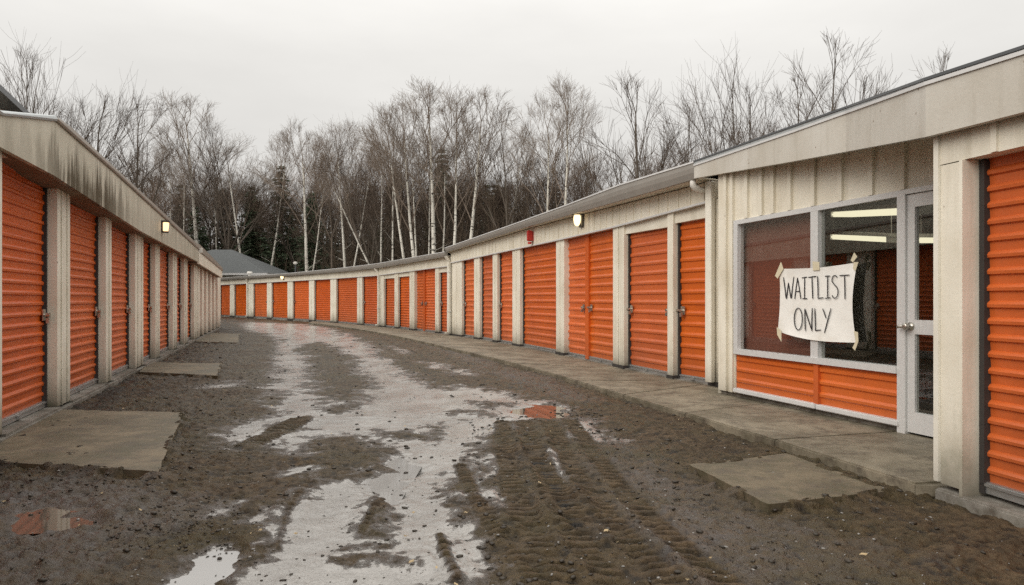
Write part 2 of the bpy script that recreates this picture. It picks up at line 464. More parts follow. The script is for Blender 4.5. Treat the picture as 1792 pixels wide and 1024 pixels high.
def make_door(parent, p0, p1, z0, z1, pitch, latches=(), mat=None, small=False, track=True):
    """corrugated curtain from p0 to p1 (plan, on the door plane, left to right seen from the yard)"""
    n = normal_of(p0, p1)
    t = (p1 - p0).normalized()
    top = max(z1) if isinstance(z1, tuple) else z1
    z1 = z1 if isinstance(z1, tuple) else (z1, z1)
    w = (p1 - p0).length
    bm = bmesh.new()
    prof = [(0.0, 0.0), (0.50, 0.004), (0.60, 0.021), (0.78, 0.024), (0.92, 0.013)]
    z = z0 + 0.07
    rows = []
    k = 0
    while z + k * pitch < top:
        for a, o in prof:
            rows.append((z + (k + a) * pitch, o))
        k += 1
    cols = max(1, int(w / 0.35))
    jit = rnd.uniform(0, 9)
    prev = None
    vr = []
    for zz, o in rows:
        r = []
        for c in range(cols + 1):
            s = c / cols
            lim = z1[0] + (z1[1] - z1[0]) * s
            dent = 0.004 * math.sin(jit + 5.1 * s * w + 3.3 * zz) + 0.003 * math.sin(jit * 2 + 11 * s * w - 7 * zz)
            p = p0 + (p1 - p0) * s + n * (o + dent)
            r.append(bm.verts.new((p.x, p.y, min(zz, lim))))
        vr.append(r)
    for a, b in zip(vr, vr[1:]):
        for c in range(cols):
            if (a[c].co - b[c].co).length > 1e-5 or (a[c + 1].co - b[c + 1].co).length > 1e-5:
                try: bm.faces.new((a[c], a[c + 1], b[c + 1], b[c]))
                except ValueError: pass
    bmesh.ops.remove_doubles(bm, verts=bm.verts, dist=1e-4)
    d = obj('roll_up_door', bm, mat or rnd.choices(ORANGES, (5, 3, 2))[0], parent)
    bm = bmesh.new()
    prism(bm, p0 + t * 0.005, p1 - t * 0.005, n, n, -0.02, 0.034, z0 + 0.004, z0 + 0.075)
    prism(bm, p0 + t * 0.005, p1 - t * 0.005, n, n, 0.034, 0.046, z0 + 0.050, z0 + 0.066)
    if not small:
        pm = p0 + (p1 - p0) * 0.45
        box(bm, v3(pm + n * 0.05, z0 + 0.035), (0.07, 0.03, 0.03), (v3(t, 0), v3(n, 0), Vector((0, 0, 1))))
    obj('bottom_bar', bm, 'galvanised', d)
    if track:
        for q, sg in ((p0, 1), (p1, -1)):
            bm = bmesh.new()
            a, b = (q, q + t * 0.04 * sg) if sg > 0 else (q - t * 0.04, q)
            prism(bm, a, b, n, n, -0.03, 0.046, z0, max(z1) - 0.002)
            obj('guide_rail', bm, 'track_dark', d)
    for s in latches:
        q = p0 + t * (s if s >= 0 else w + s)
        bm = bmesh.new()
        ax = (v3(t, 0), v3(n, 0), Vector((0, 0, 1)))
        box(bm, v3(q + n * 0.036, z0 + 1.06), (0.10, 0.012, 0.13), ax)
        sgn = 1 if s >= 0 else -1
        tube(bm, [v3(q + n * 0.04, z0 + 1.06), v3(q + n * 0.095, z0 + 1.06)], 0.022, 8)
        box(bm, v3(q - t * 0.06 * sgn + n * 0.07, z0 + 1.065), (0.15, 0.022, 0.035), ax)
        box(bm, v3(q + n * 0.075, z0 + 0.995), (0.05, 0.03, 0.06), ax)
        obj('latch', bm, 'brass_steel', d)
    return d

def make_pillar(parent, p0, p1, n, depth, z0, z1, ribs=0, mat='pale_pillar', plinth=True):
    bm = bmesh.new()
    zb = z0 + (0.05 if plinth else 0.0)
    prism(bm, p0, p1, n, n, -depth, 0.0, zb, z1)
    w = (p1 - p0).length; t = (p1 - p0).normalized()
    for k in range(ribs):
        c = p0 + t * (w * (k + 0.6) / (ribs + 0.2))
        prism(bm, c - t * 0.018, c + t * 0.018, n, n, 0.0, 0.016, zb + 0.002, tuple(z - 0.002 for z in z1) if isinstance(z1, tuple) else z1 - 0.002)
    bmesh.ops.bevel(bm, geom=[e for e in bm.edges if abs(e.verts[0].co.z - e.verts[1].co.z) > 0.5], offset=0.006, segments=1, affect='EDGES')
    o = obj('pillar', bm, mat, parent)
    if plinth:
        bm = bmesh.new()
        prism(bm, p0 - t * 0.01, p1 + t * 0.01, n, n, -depth, 0.012, z0 - 0.06, zb)
        obj('plinth', bm, 'track_dark', o)
    return o

# ------------------------------------------------------------------ RIGHT ROW: curved wall, surveyed at its foot
YB = [(350, 550.9), (385, 553.0), (406, 554.2), (440, 556.2), (508, 559.6), (545, 561.7), (585, 564.2), (630, 567.6), (664, 570.9), (693, 574.2), (722, 577.8), (765, 583.4),
      (803, 588.8), (837, 594.2), (868, 599.7), (905, 606.2), (984, 621.0), (1087, 643.0), (1173, 660.5), (1250, 676.0)]
_xs = np.array([a for a, b in YB]); _ys = np.array([b for a, b in YB])
_cf = np.polyfit((_xs - 800) / 450.0, np.log(_ys - HY), 4)
def ybase(x):
    return HY + float(np.exp(np.polyval(_cf, (x - 800) / 450.0)))
def RP(x):
    return plan(x, ybase(x), SLAB)
def RN(x):
    return normal_of(RP(x - 2), RP(x + 2))

def make_row(name, label, group, pillars, openings, header_tab, gut_top, gut_bot, eave, rec, pitch, ribs, first, last, batten, back=9.0):
    """a run of the curved row. pillars: photo columns of each pillar's face; openings[i] sits between pillars i and i+1"""
    root = thing(name, label, 'storage building', v3(RP((first + last) / 2), 0), group)
    def hz(x):
        return height(lerp(header_tab, x), RP(x).y)
    for (xl, xr) in pillars:
        n = RN((xl + xr) / 2)
        make_pillar(root, RP(xl), RP(xr), n, rec + 0.06, SLAB, (hz(xl) + 0.01, hz(xr) + 0.01), 1 if (RP(xr) - RP(xl)).length > 0.33 else 0)
    for (a, b), op in zip(zip(pillars, pillars[1:]), openings):
        x0, x1 = a[1], b[0]
        p0, p1 = RP(x0) - RN(x0) * rec, RP(x1) - RN(x1) * rec
        n = normal_of(p0, p1); t = (p1 - p0).normalized(); w = (p1 - p0).length
        zt = (hz(x0) + 0.02, hz(x1) + 0.02)
        if op.get('hdr'):                                           # a lower lintel board above the door
            ya, yb_ = op['hdr']
            zt2 = (height(ya, p0.y), height(yb_, p1.y))
            bm = bmesh.new()
            prism(bm, p0, p1, n, n, -0.05, rec - 0.035, zt2, zt)
            obj('lintel', bm, 'cream_header', root)
            zt = tuple(z + 0.02 for z in zt2)
        if op.get('mull'):
            m0, m1 = op['mull']
            t_line = (p1 - p0)
            q0, q1 = ray_line(m0, p0, t_line), ray_line(m1, p0, t_line)
            f0 = (q0 - p0).length / w; f1 = (q1 - p0).length / w
            zm = lambda f: zt[0] + (zt[1] - zt[0]) * f
            make_door(root, p0, q0, SLAB, (zt[0], zm(f0)), pitch, (-0.12,), track=False)
            make_door(root, q1, p1, SLAB, (zm(f1), zt[1]), pitch, (0.12,), track=False)
            bm = bmesh.new()
            prism(bm, q0, q1, n, n, -0.02, 0.05, SLAB + 0.01, (zm(f0), zm(f1)))
            obj('door_mullion', bm, 'orange_door_deep', root)
        else:
            make_door(root, p0, p1, SLAB, zt, pitch, op.get('latch', ()), small=op.get('small', False))
        bm = bmesh.new()
        prism(bm, RP(x0), RP(x1), RN(x0), RN(x1), -rec - 0.05, -0.015, 0.02, SLAB + 0.004)
        obj('threshold', bm, 'footing_concrete', root)
    # wall above the doors
    nseg = max(6, int((last - first) / 14))
    xs = [first + (last - first) * i / nseg for i in range(nseg + 1)]
    rings = []
    eaves = []
    for x in xs:
        P, n = RP(x), RN(x)
        e = P + n * (eave(x) if callable(eave) else eave)
        xi = img_x(e)
        zt, zb = height(lerp(gut_top, xi), e.y), height(lerp(gut_bot, xi), e.y)
        eaves.append((P, n, e, zb, zt))
        zh = hz(x)
        rings.append([v3(P - n * 0.2, zh), v3(P + n * 0.03, zh), v3(P + n * 0.03, zb - 0.004), v3(P - n * 0.2, zb - 0.004)])
    bm = bmesh.new(); strip(bm, rings, True)
    if batten:
        s = 0.15
        total = sum((RP(a) - RP(b)).length for a, b in zip(xs, xs[1:]))
        acc = 0.0
        for (a, b), A, B in zip(zip(xs, xs[1:]), eaves, eaves[1:]):
            seg = (A[0] - B[0]).length
            while s < acc + seg:
                f = (s - acc) / seg
                P = A[0].lerp(B[0], f); n = A[1].lerp(B[1], f); t = Vector((-n.y, n.x))
                z0 = hz(a) * (1 - f) + hz(b) * f; z1 = A[3] * (1 - f) + B[3] * f
                prism(bm, P - t * 0.016, P + t * 0.016, n, n, 0.03, 0.045, z0 + 0.012, z1 - 0.012)
                s += batten
            acc += seg
    else:
        pass
    obj('header_wall', bm, 'cream_header', root)
    bm = bmesh.new()                                                # small drip flashing under the header
    strip(bm, [[v3(P - n * 0.02, hz(x) - 0.012), v3(P + n * 0.045, hz(x) - 0.012), v3(P + n * 0.045, hz(x) + 0.018), v3(P - n * 0.02, hz(x) + 0.018)] for x, (P, n, e, zb, zt) in zip(xs, eaves)], True)
    obj('drip_flashing', bm, 'gutter_lip', root)
    # gutter, its rolled lip, soffit, roof
    g = []
    lip = []
    sof = []
    rf = []
    for (P, n, e, zb, zt) in eaves:
        hgt = zt - zb
        g.append([v3(e - n * 0.12, zb + 0.2 * hgt), v3(e - n * 0.10, zb), v3(e - n * 0.045, zb), v3(e - n * 0.012, zb + 0.35 * hgt), v3(e, zb + 0.62 * hgt), v3(e, zt - 0.022), v3(e - n * 0.12, zt - 0.022)])
        lip.append([v3(e - n * 0.02, zt - 0.024), v3(e + n * 0.012, zt - 0.024), v3(e + n * 0.012, zt), v3(e - n * 0.02, zt)])
        sof.append([v3(P - n * 0.1, zb + 0.01), v3(e - n * 0.115, zb + 0.01), v3(e - n * 0.115, zb + 0.03), v3(P - n * 0.1, zb + 0.03)])
        bk = P - n * back
        rf.append([v3(e - n * 0.03, zt - 0.035), v3(e - n * 0.03, zt - 0.003), v3(bk, zt + 0.12), v3(bk, zt + 0.05)])
    for nm, rr, mt in (('gutter', g, 'gutter_metal'), ('gutter_lip', lip, 'gutter_lip'), ('soffit', sof, 'cream_header'), ('roof', rf, 'roof_metal')):
        bm = bmesh.new(); strip(bm, rr, True); obj(nm, bm, mt, root)
    # back and end walls
    bm = bmesh.new()
    strip(bm, [[v3(P - n * (back - 0.3), 0), v3(P - n * (back - 0.3), zt), v3(P - n * (back - 0.42), zt), v3(P - n * (back - 0.42), 0)] for (P, n, e, zb, zt) in eaves], True)
    for (P, n, e, zb, zt) in (eaves[0], eaves[-1]):
        a, b = P - n * 0.21, P - n * (back - 0.43)
        nn = normal_of(a, b)
        prism(bm, a, b, nn, nn, -0.05, 0.05, 0.0, (zb - 0.02, zt - 0.04))
    obj('wall', bm, 'cream_siding', root)
    return root, eaves, hz

def downspout(root, x, base_off, z_top, w=0.10, shoe=True, top_pt=None):
    P, n = RP(x), RN(x)
    t = Vector((-n.y, n.x))
    bm = bmesh.new()
    c = P + n * (base_off + 0.05)
    ax = (v3(t, 0), v3(n, 0), Vector((0, 0, 1)))
    box(bm, v3(c, (SLAB + 0.05 + z_top) / 2), (w, 0.085, z_top - SLAB - 0.05), ax)
    # shoe kicking out at the foot
    if shoe: box(bm, v3(c + n * 0.07, SLAB + 0.07), (w, 0.12, 0.08), ax)
    if top_pt is not None:
        d = (top_pt - v3(c, z_top))
        hexa(bm, [v3(c - t * w / 2 - n * 0.04, z_top), v3(c + t * w / 2 - n * 0.04, z_top), v3(c + t * w / 2 + n * 0.04, z_top), v3(c - t * w / 2 + n * 0.04, z_top)],
             [top_pt + v3(-t * w / 2 - n * 0.04, 0), top_pt + v3(t * w / 2 - n * 0.04, 0), top_pt + v3(t * w / 2 + n * 0.04, 0), top_pt + v3(-t * w / 2 + n * 0.04, 0)])
    bmesh.ops.bevel(bm, geom=bm.edges[:], offset=0.008, segments=1, affect='EDGES')
    o = obj('downspout', bm, 'white_downspout', root)
    for z in ((0.9, z_top - 0.35) if shoe else ()):
        bm = bmesh.new()
        box(bm, v3(c, z), (w + 0.03, 0.092, 0.03), ax)
        obj('strap', bm, 'gutter_lip', o)
    return o

HB = [(385.7, 498.8), (578, 488.3), (661.8, 482.3), (668, 481.4), (791, 465.2)]
GT_B = [(350, 489.0), (385, 486.4), (430, 482.8), (497, 478.6), (590, 469.6), (660, 461.0), (782, 439.6)]
GB_B = [(350, 493.0), (385, 490.8), (497, 483.6), (590, 476.4), (660, 469.2), (782, 448.2)]
p_far = [(352, 359), (378, 384.5), (402.2, 409.6), (432.3, 443), (467, 475), (503, 512), (540.6, 549.4), (578, 588.2), (624.8, 633.4), (661.8, 671.5), (690.3, 696), (716.5, 725), (761.4, 767.4), (786.6, 796.5)]
o_far = [dict(small=True), dict(small=True), dict(small=True, latch=(-0.15,)), dict(small=True, latch=(-0.2,)), dict(small=True, latch=(0.15,)), dict(small=True, latch=(0.15,)), dict(small=True), dict(small=True),
         dict(small=True, latch=(0.15,)), dict(hdr=(488, 486.6), latch=(-0.12,)), dict(hdr=(485, 483.2)), dict(mull=(742.6, 745.6)), dict(hdr=(477.4, 475.4), latch=(0.1,))]
far_row, far_eaves, hz_far = make_row('storage_building', 'low far storage row of orange doors curving away below the woods and the hip roof', 'storage buildings around the muddy yard',
    p_far, o_far, HB, GT_B, GB_B, 0.24, 0.13, 0.105, 1, 351, 789.5, None)

HD = [(796, 459), (973, 421.5), (1072, 399), (1241, 353.8)]
GT_D = [(782, 432.4), (890, 394.8), (990, 358.6), (1084, 322.5), (1213, 282.6)]
GB_D = [(782, 440.2), (912, 398.8), (1069, 354.2), (1209, 313.4)]
p_mid = [(790.5, 808), (829.5, 839), (862, 870), (896.6, 909.7), (973, 986.8), (1072.5, 1091.5), (1167.7, 1177.5), (1240.5, 1256)]
o_mid = [dict(latch=(0.12, -0.12)), dict(latch=(-0.1,)), dict(latch=(0.1, -0.12)), dict(), dict(mull=(1028, 1034)), dict(hdr=(410.0, 397.4), latch=(0.12, -0.12)), dict(hdr=(391.4, 380.2), latch=(0.12,))]
EAVE_D = lambda x: 0.24 + 0.16 * max(0, (x - 790) / 450)
LAST_D = 1240.0
while img_x(RP(LAST_D) + RN(LAST_D) * EAVE_D(LAST_D)) < 1214: LAST_D += 0.5
mid_row, mid_eaves, hz_mid = make_row('storage_building', 'middle storage row with red alarm box and lit lamp, beside the office', 'storage buildings around the muddy yard',
    p_mid, o_mid, HD, GT_D, GB_D, EAVE_D, 0.13, 0.165, 1, 790.5, LAST_D, 0.30)

def eave_at(eaves, x):
    best = min(eaves, key=lambda q: abs(img_x(q[0]) - x))
    return best
q = eave_at(far_eaves, 434); downspout(far_row, 434, 0.0, q[3] - 0.25, 0.13, top_pt=v3(q[2] - q[1] * 0.08, q[3]))
q = eave_at(far_eaves, 664); downspout(far_row, 664.4, 0.0, q[3] - 0.25, 0.12, top_pt=v3(q[2] - q[1] * 0.08, q[3]))
q = eave_at(mid_eaves, 791); downspout(far_row, 789.5, 0.03, q[3] - 0.32, 0.16, top_pt=v3(far_eaves[-1][2] - far_eaves[-1][1] * 0.06, far_eaves[-1][3]))
q = eave_at(mid_eaves, 1250); downspout(mid_row, 1249, 0.03, q[3] - 0.02, 0.115, shoe=False)

# stepped gable end between the two roofs
bm = bmesh.new()
P, n, e, zb, zt = mid_eaves[0]
_t = Vector((-n.y, n.x))
prism(bm, e - n * 0.125, P - n * 0.3, _t, _t, -0.03, 0.0, (zb, zb - 0.25), (zt - 0.02, zt - 0.02))
obj('end_cap', bm, 'cream_header', mid_row)

# white PVC outlet elbow under the gutter
P, n, e, zb, zt = eave_at(mid_eaves, 1218)
pe = ray_line(1203, e, Vector((-n.y, n.x)))
c0 = v3(pe - n * 0.10, zb - 0.06)
bm = bmesh.new()
tube(bm, [c0 + Vector((0, 0, 0.10)), c0, c0 + Vector((0, 0, -0.03)) - v3(n, 0) * 0.05, c0 + Vector((0, 0, -0.055)) - v3(n, 0) * 0.10, c0 + Vector((0, 0, -0.055)) - v3(n, 0) * 0.20], [0.042, 0.046, 0.052, 0.048, 0.044], 12)
obj('outlet_elbow', bm, 'pvc_white', mid_row, True)
# little white roof vent on the far row
P, n, e, zb, zt = eave_at(far_eaves, 437)
bm = bmesh.new()
pv = v3(ray_line(437, e - n * 0.35, Vector((-n.y, n.x))), zt)
tube(bm, [pv, pv + Vector((0, 0, 0.16)), pv + Vector((0, 0, 0.17)), pv + Vector((0, 0, 0.30))], [0.10, 0.10, 0.20, 0.15], 12)
obj('roof_vent', bm, 'pvc_white', far_row)

# ------------------------------------------------------------------ OFFICE with the near bay
OA, OB = plan(1257, 687, SLAB), plan(1579, 757, SLAB)
OT = (OB - OA).normalized(); ON = Vector((OT.y, -OT.x))
FA = plan(1643, 849.5, SLAB); FB = plan(1792, 899, SLAB)
FT = (FB - FA).normalized(); FN = Vector((FT.y, -FT.x))
office = thing('office_building', 'cream ribbed office front with wide window, aluminium door and one orange roll-up bay', 'office building', v3(OA.lerp(OB, 0.5), 0))
def FP_(x):
    return ray_line(x, FA, FT)
def O(x, off=0.0):
    return ray_line(x, OA + ON * off, OT)
def OZ(x, y, off=0.0):
    return height(y, O(x, off).y)
# eave line of the office
EA = mid_eaves[-1][2].copy()
EB = FA + FN * 0.10
EC = FB + FN * 0.10
ET1 = (EB - EA)
e_pts = []
EM = O(1480, 0.45)                                       # the eave follows the office wall, then swings out to the near bay
for x in (1214.6, 1300, 1390):
    e_pts.append(ray_line(x, EA, EM - EA))
e_pts.append(EM)
e_pts.append(ray_line(1565, EM, EB - EM))
e_pts.append(EB)
for x in (1792,):
    e_pts.append(ray_line(x, EB, EC - EB))
FBOT = [(1214, 312.3), (1400, 280.3), (1640, 236), (1792, 196)]
FTOP = [(1214, 291), (1400, 228), (1640, 142), (1792, 95)]
GTOP = [(1214, 282.6), (1400, 216.5), (1640, 131), (1792, 82)]
ev = [(p, height(lerp(FBOT, img_x(p)), p.y), height(lerp(FTOP, img_x(p)), p.y), height(lerp(GTOP, img_x(p)), p.y)) for p in e_pts]
p_ex = e_pts[-1] + FT * 3.2
ev.append((p_ex, ev[-1][1], ev[-1][2], ev[-1][3]))
en = []
for i in range(len(ev)):
    a = ev[max(i - 1, 0)][0]; b = ev[min(i + 1, len(ev) - 1)][0]
    en.append(normal_of(a, b))
bm = bmesh.new()
strip(bm, [[v3(p - n * 0.05, zb), v3(p, zb), v3(p, zt), v3(p - n * 0.05, zt)] for (p, zb, zt, zg), n in zip(ev, en)], True)
obj('fascia', bm, 'grey_fascia', office)
bm = bmesh.new()
strip(bm, [[v3(p - n * 0.06, zt - 0.002), v3(p + n * 0.012, zt - 0.002), v3(p + n * 0.012, zt + 0.022), v3(p - n * 0.06, zt + 0.022)] for (p, zb, zt, zg), n in zip(ev, en)], True)
obj('drip_edge', bm, 'gutter_lip', office)
bm = bmesh.new()
strip(bm, [[v3(p - n * 0.06, zt + 0.0225), v3(p + n * 0.002, zt + 0.0225), v3(p + n * 0.002, zg - 0.012), v3(p - n * 0.06, zg - 0.012)] for (p, zb, zt, zg), n in zip(ev, en)], True)
obj('roof_edge', bm, 'edge_metal', office)
bm = bmesh.new()
strip(bm, [[v3(p - n * 0.10, zg - 0.0115), v3(p + n * 0.012, zg - 0.0115), v3(p + n * 0.012, zg + 0.008), v3(p - n * 0.10, zg + 0.008)] for (p, zb, zt, zg), n in zip(ev, en)], True)
obj('edge_cap', bm, 'dark_edge', office)
bm = bmesh.new()
strip(bm, [[v3(p - n * 0.08, zg - 0.03), v3(p - n * 0.08, zg + 0.0), v3(p - n * 8.0, zg + 0.66), v3(p - n * 8.0, zg + 0.60)] for (p, zb, zt, zg), n in zip(ev, en)], True)
obj('roof', bm, 'roof_metal', office)
bm = bmesh.new()
def soffit_z(p):
    best = (1e9, 0)
    for i in range(5):
        a_, b_ = ev[i][0], ev[i + 1][0]
        f = max(0.0, min(1.0, (p - a_).dot(b_ - a_) / (b_ - a_).length_squared))
        d = (p - a_.lerp(b_, f)).length
        if d < best[0]: best = (d, ev[i][2] + (ev[i + 1][2] - ev[i][2]) * f)
    return best[1] + 0.075 * best[0]
_w = [OA - ON * 0.15 - OT * 0.5, O(1310, -0.15), O(1400, -0.15), O(1500, -0.15), O(1600, -0.15), O(1720, -0.15)]
_r = [[v3(p - n * 0.051, soffit_z(p) + 0.0), v3(q_, soffit_z(q_))] for (p, zb, zt, zg), n, q_ in zip(ev[:6], en, _w)]
strip(bm, _r)
obj('soffit', bm, 'cream_header', office)

# office wall: pieces round the window and the door
xw0, xw1, xd0, xd1 = 1287.0, 1577.5, 1579.0, 1655.0
zs0 = sum((OZ(1287, 619), OZ(1577, 654))) / 2            # sill underside
zw1a, zw1b = OZ(1287, 386.5), OZ(1577.5, 333.8)          # top of the window frame
def oz_line(p):
    f = (p - OA).dot(OT) / (OB - OA).length
    return f
za, zb_ = 2.98, 2.62                                     # wall top runs under the soffit
def wall_top(p):
    return soffit_z(p) - 0.005
p0, p1 = O(1257), O(xw0)
bm = bmesh.new()
prism(bm, p0, p1, ON, ON, -0.14, 0.0, SLAB + 0.04, (wall_top(p0), wall_top(p1)))
xs = [xw0 + (1655 - xw0) * i / 8 for i in range(9)]
def win_top(x):
    return lerp([(1287, zw1a), (1577.5, zw1b)], x)
for a, b in zip(xs, xs[1:]):
    prism(bm, O(a), O(b), ON, ON, -0.14, 0.0, (win_top(a), win_top(b)), (wall_top(O(a)), wall_top(O(b))))
rib_x = [1272, 1283.5, 1309, 1334.5, 1355, 1385, 1426, 1474, 1527.5, 1583]
for x in rib_x:
    pc = O(x)
    z0 = SLAB + 0.05 if x < 1287 else win_top(x) + 0.004
    prism(bm, pc - OT * 0.030, pc + OT * 0.030, ON, ON, -0.002, 0.036, z0, wall_top(pc) - 0.004)
obj('siding', bm, 'cream_siding', office)
bm = bmesh.new()                                         # corner return towards the middle row
rc = RP(1256) - RN(1256) * 0.2
nn = normal_of(rc, O(1257)); 
prism(bm, rc, O(1257) - ON * 0.001, nn, nn, -0.12, 0.0, 0.0, wall_top(O(1257)))
obj('return_wall', bm, 'cream_siding', office)
bm = bmesh.new()
prism(bm, O(1257), O(1588), ON, ON, -0.2, -0.03, 0.0, SLAB + 0.055)
obj('foundation', bm, 'footing_concrete', office)

def quad_frame(parent, name, x0, x1, zb, zt, w, off0, off1, mat):
    pass
# storefront window frame
fr = bmesh.new()
fw = 0.055
def seg(bm, xa, xb, zb, zt, o0=-0.06, o1=0.03):
    prism(bm, O(xa), O(xb), ON, ON, o0, o1, zb, zt)
zsill_a, zsill_b = OZ(1287, 619), OZ(1577, 654)
def sill(x): return lerp([(1287, zsill_a), (1577, zsill_b)], x)
seg(fr, 1287, 1294, sill(1287), (win_top(1287), win_top(1294)))
seg(fr, 1422, 1435, (sill(1422) + 0.055, sill(1435) + 0.055), (win_top(1422) - 0.05, win_top(1435) - 0.05), -0.06, 0.028)
seg(fr, 1574, 1588, SLAB, (win_top(1574), win_top(1588)))
seg(fr, 1294, 1574, (win_top(1294) - 0.055, win_top(1574) - 0.055), (win_top(1294), win_top(1574)))
seg(fr, 1294, 1574, (sill(1294), sill(1574)), (sill(1294) + 0.065, sill(1574) + 0.065), -0.06, 0.045)
wframe = obj('window_frame', fr, 'aluminium', office)
for xa, xb in ((1294, 1422), (1435, 1574)):
    bm = bmesh.new()
    a, b = O(xa, -0.02), O(xb, -0.02)
    bm.faces.new([bm.verts.new(p) for p in (v3(a, sill(xa) + 0.06), v3(b, sill(xb) + 0.06), v3(b, win_top(xb) - 0.05), v3(a, win_top(xa) - 0.05))])
    obj('window_pane', bm, 'window_glass', wframe)
bm = bmesh.new()
a, b = O(1292, -0.12), O(1427, -0.12)
prism(bm, a, b, ON, ON, -0.012, 0.0, sill(1350) - 0.05, win_top(1400) + 0.1)
obj('window_blind', bm, 'maroon_blind', office)
# orange corrugated panels below the window
for xa, xb in ((1289, 1426), (1434, 1576)):
    bm = bmesh.new()
    z0 = SLAB + 0.11
    rows = []
    pt_ = 0.135
    k = 0
    while k * pt_ < 0.9:
        for a_, o_ in ((0, 0), (0.5, 0.003), (0.62, 0.022), (0.82, 0.024), (0.94, 0.008)):
            rows.append((z0 + (k + a_) * pt_, o_))
        k += 1
    rr = []
    for z, o_ in rows:
        rr.append([v3(O(xa, -0.02 + o_), min(z, sill(xa) + 0.01)), v3(O(xb, -0.02 + o_), min(z, sill(xb) + 0.01))])
    strip(bm, rr)
    bmesh.ops.dissolve_degenerate(bm, dist=1e-4, edges=bm.edges[:])
    obj('orange_panel', bm, 'orange_door_warm', office)
bm = bmesh.new()
prism(bm, O(1426), O(1434), ON, ON, -0.04, 0.018, SLAB + 0.11, (sill(1426), sill(1434)))
obj('panel_mullion', bm, 'orange_door_deep', office)
bm = bmesh.new()
prism(bm, O(1288), O(1432), ON, ON, -0.03, 0.05, SLAB + 0.058, SLAB + 0.112)
prism(bm, O(1432.6), O(1578), ON, ON, -0.03, 0.045, SLAB + 0.056, SLAB + 0.110)
bmesh.ops.bevel(bm, geom=bm.edges[:], offset=0.008, segments=2, affect='EDGES')
obj('base_trim', bm, 'gutter_lip', office)
# entrance door
door_root_p = O(1620)
bm = bmesh.new()
dzt = win_top(1588) - 0.045
seg(bm, 1588.3, 1664, (dzt, dzt), (win_top(1588), win_top(1664)), -0.06, 0.03)
obj('door_frame', bm, 'aluminium', office)
bm = bmesh.new()
o0, o1 = -0.045, 0.005
def dseg(xa, xb, zb, zt): prism(bm, O(xa), O(xb), ON, ON, o0, o1, zb, zt)
zr0 = OZ(1602, 560); zr1 = OZ(1602, 585); zk = OZ(1602, 722); ztt = OZ(1602, 362)
dseg(1588.6, 1601.5, SLAB + 0.02, dzt - 0.006)
dseg(1652, 1663, SLAB + 0.02, dzt - 0.006)
dseg(1601.5, 1652, SLAB + 0.02, zk)
dseg(1601.5, 1652, zr1, zr0)
dseg(1601.5, 1652, ztt, dzt - 0.006)
edoor = obj('entrance_door', bm, 'aluminium', office)
bm = bmesh.new()
for zb, zt in ((zk - 0.005, zr1 + 0.005), (zr0 - 0.005, ztt + 0.005)):
    a, b = O(1600, -0.02), O(1654, -0.02)
    bm.faces.new([bm.verts.new(p) for p in (v3(a, zb), v3(b, zb), v3(b, zt), v3(a, zt))])
obj('door_pane', bm, 'window_glass', edoor)
bm = bmesh.new()
kz = OZ(1594, 571)
kp = O(1594.5, 0.005)
tube(bm, [v3(kp, kz), v3(kp + ON * 0.012, kz), v3(kp + ON * 0.014, kz), v3(kp + ON * 0.045, kz), v3(kp + ON * 0.055, kz), v3(kp + ON * 0.08, kz), v3(kp + ON * 0.088, kz)],
     [0.038, 0.038, 0.016, 0.016, 0.032, 0.032, 0.02], 14)
tube(bm, [v3(kp + ON * 0.07, kz), v3(kp + ON * 0.07 - OT * 0.07, kz - 0.005), v3(kp + ON * 0.068 - OT * 0.09, kz - 0.008)], [0.018, 0.014, 0.013], 10)
obj('door_handle', bm, 'brass_steel', edoor, True)
# room behind the glass
bm = bmesh.new()
rd = -4.2
A0, A1 = O(1257, 0) - OT * -0.15, O(1655) + OT * 0.6
def wallface(bm, pts, mi):
    bm.faces.new([bm.verts.new(p) for p in pts]).material_index = mi
b0, b1 = A0 + ON * rd, A1 + ON * rd
f0, f1 = A0 - ON * 0.15, A1 - ON * 0.15
rz = 2.75
wallface(bm, [v3(b0, 0.1), v3(b1, 0.1), v3(b1, rz), v3(b0, rz)], 0)
wallface(bm, [v3(f0, 0.1), v3(b0, 0.1), v3(b0, rz), v3(f0, rz)], 0)
wallface(bm, [v3(f1, 0.1), v3(b1, 0.1), v3(b1, rz), v3(f1, rz)], 0)
wallface(bm, [v3(f0, 0.1), v3(f1, 0.1), v3(b1, 0.1), v3(b0, 0.1)], 1)
wallface(bm, [v3(f0, rz), v3(f1, rz), v3(b1, rz), v3(b0, rz)], 2)
obj('interior', bm, None, office, mats=['room_wall', 'room_floor', 'room_ceiling'])
def room_pt(x, y, off):
    p = O(x, off)
    return v3(p, height(y, p.y))
def tube_lamp(label, a, b, drop, wide=0.16):
    t = thing('fluorescent_light', label, 'ceiling light', (a + b) / 2, 'lights inside the office')
    d = (b - a).normalized()
    s = d.cross(Vector((0, 0, 1))).normalized()
    bm = bmesh.new()
    box(bm, (a + b) / 2 + Vector((0, 0, 0.055)), ((b - a).length + 0.06, wide, 0.04), (d, s, Vector((0, 0, 1))))
    for e in (a, b):
        box(bm, e + Vector((0, 0, 0.01)), (0.03, wide * 0.9, 0.08), (d, s, Vector((0, 0, 1))))
        box(bm, e + Vector((0, 0, 0.075 + drop / 2)), (0.006, 0.006, drop), (d, s, Vector((0, 0, 1))))
    obj('housing', bm, 'gutter_lip', t)
    bm = bmesh.new()
    box(bm, (a + b) / 2 + Vector((0, 0, 0.002)), ((b - a).length - 0.01, wide * 0.86, 0.06), (d, s, Vector((0, 0, 1))))
    bmesh.ops.bevel(bm, geom=bm.edges[:], offset=0.02, segments=2, affect='EDGES')
    obj('lamp_tube', bm, 'tube_glow', t)
tube_lamp('long lit fluorescent fixture hanging low behind the right office pane', room_pt(1459, 415, -1.25), room_pt(1560, 420, -1.05), 0.4, 0.12)
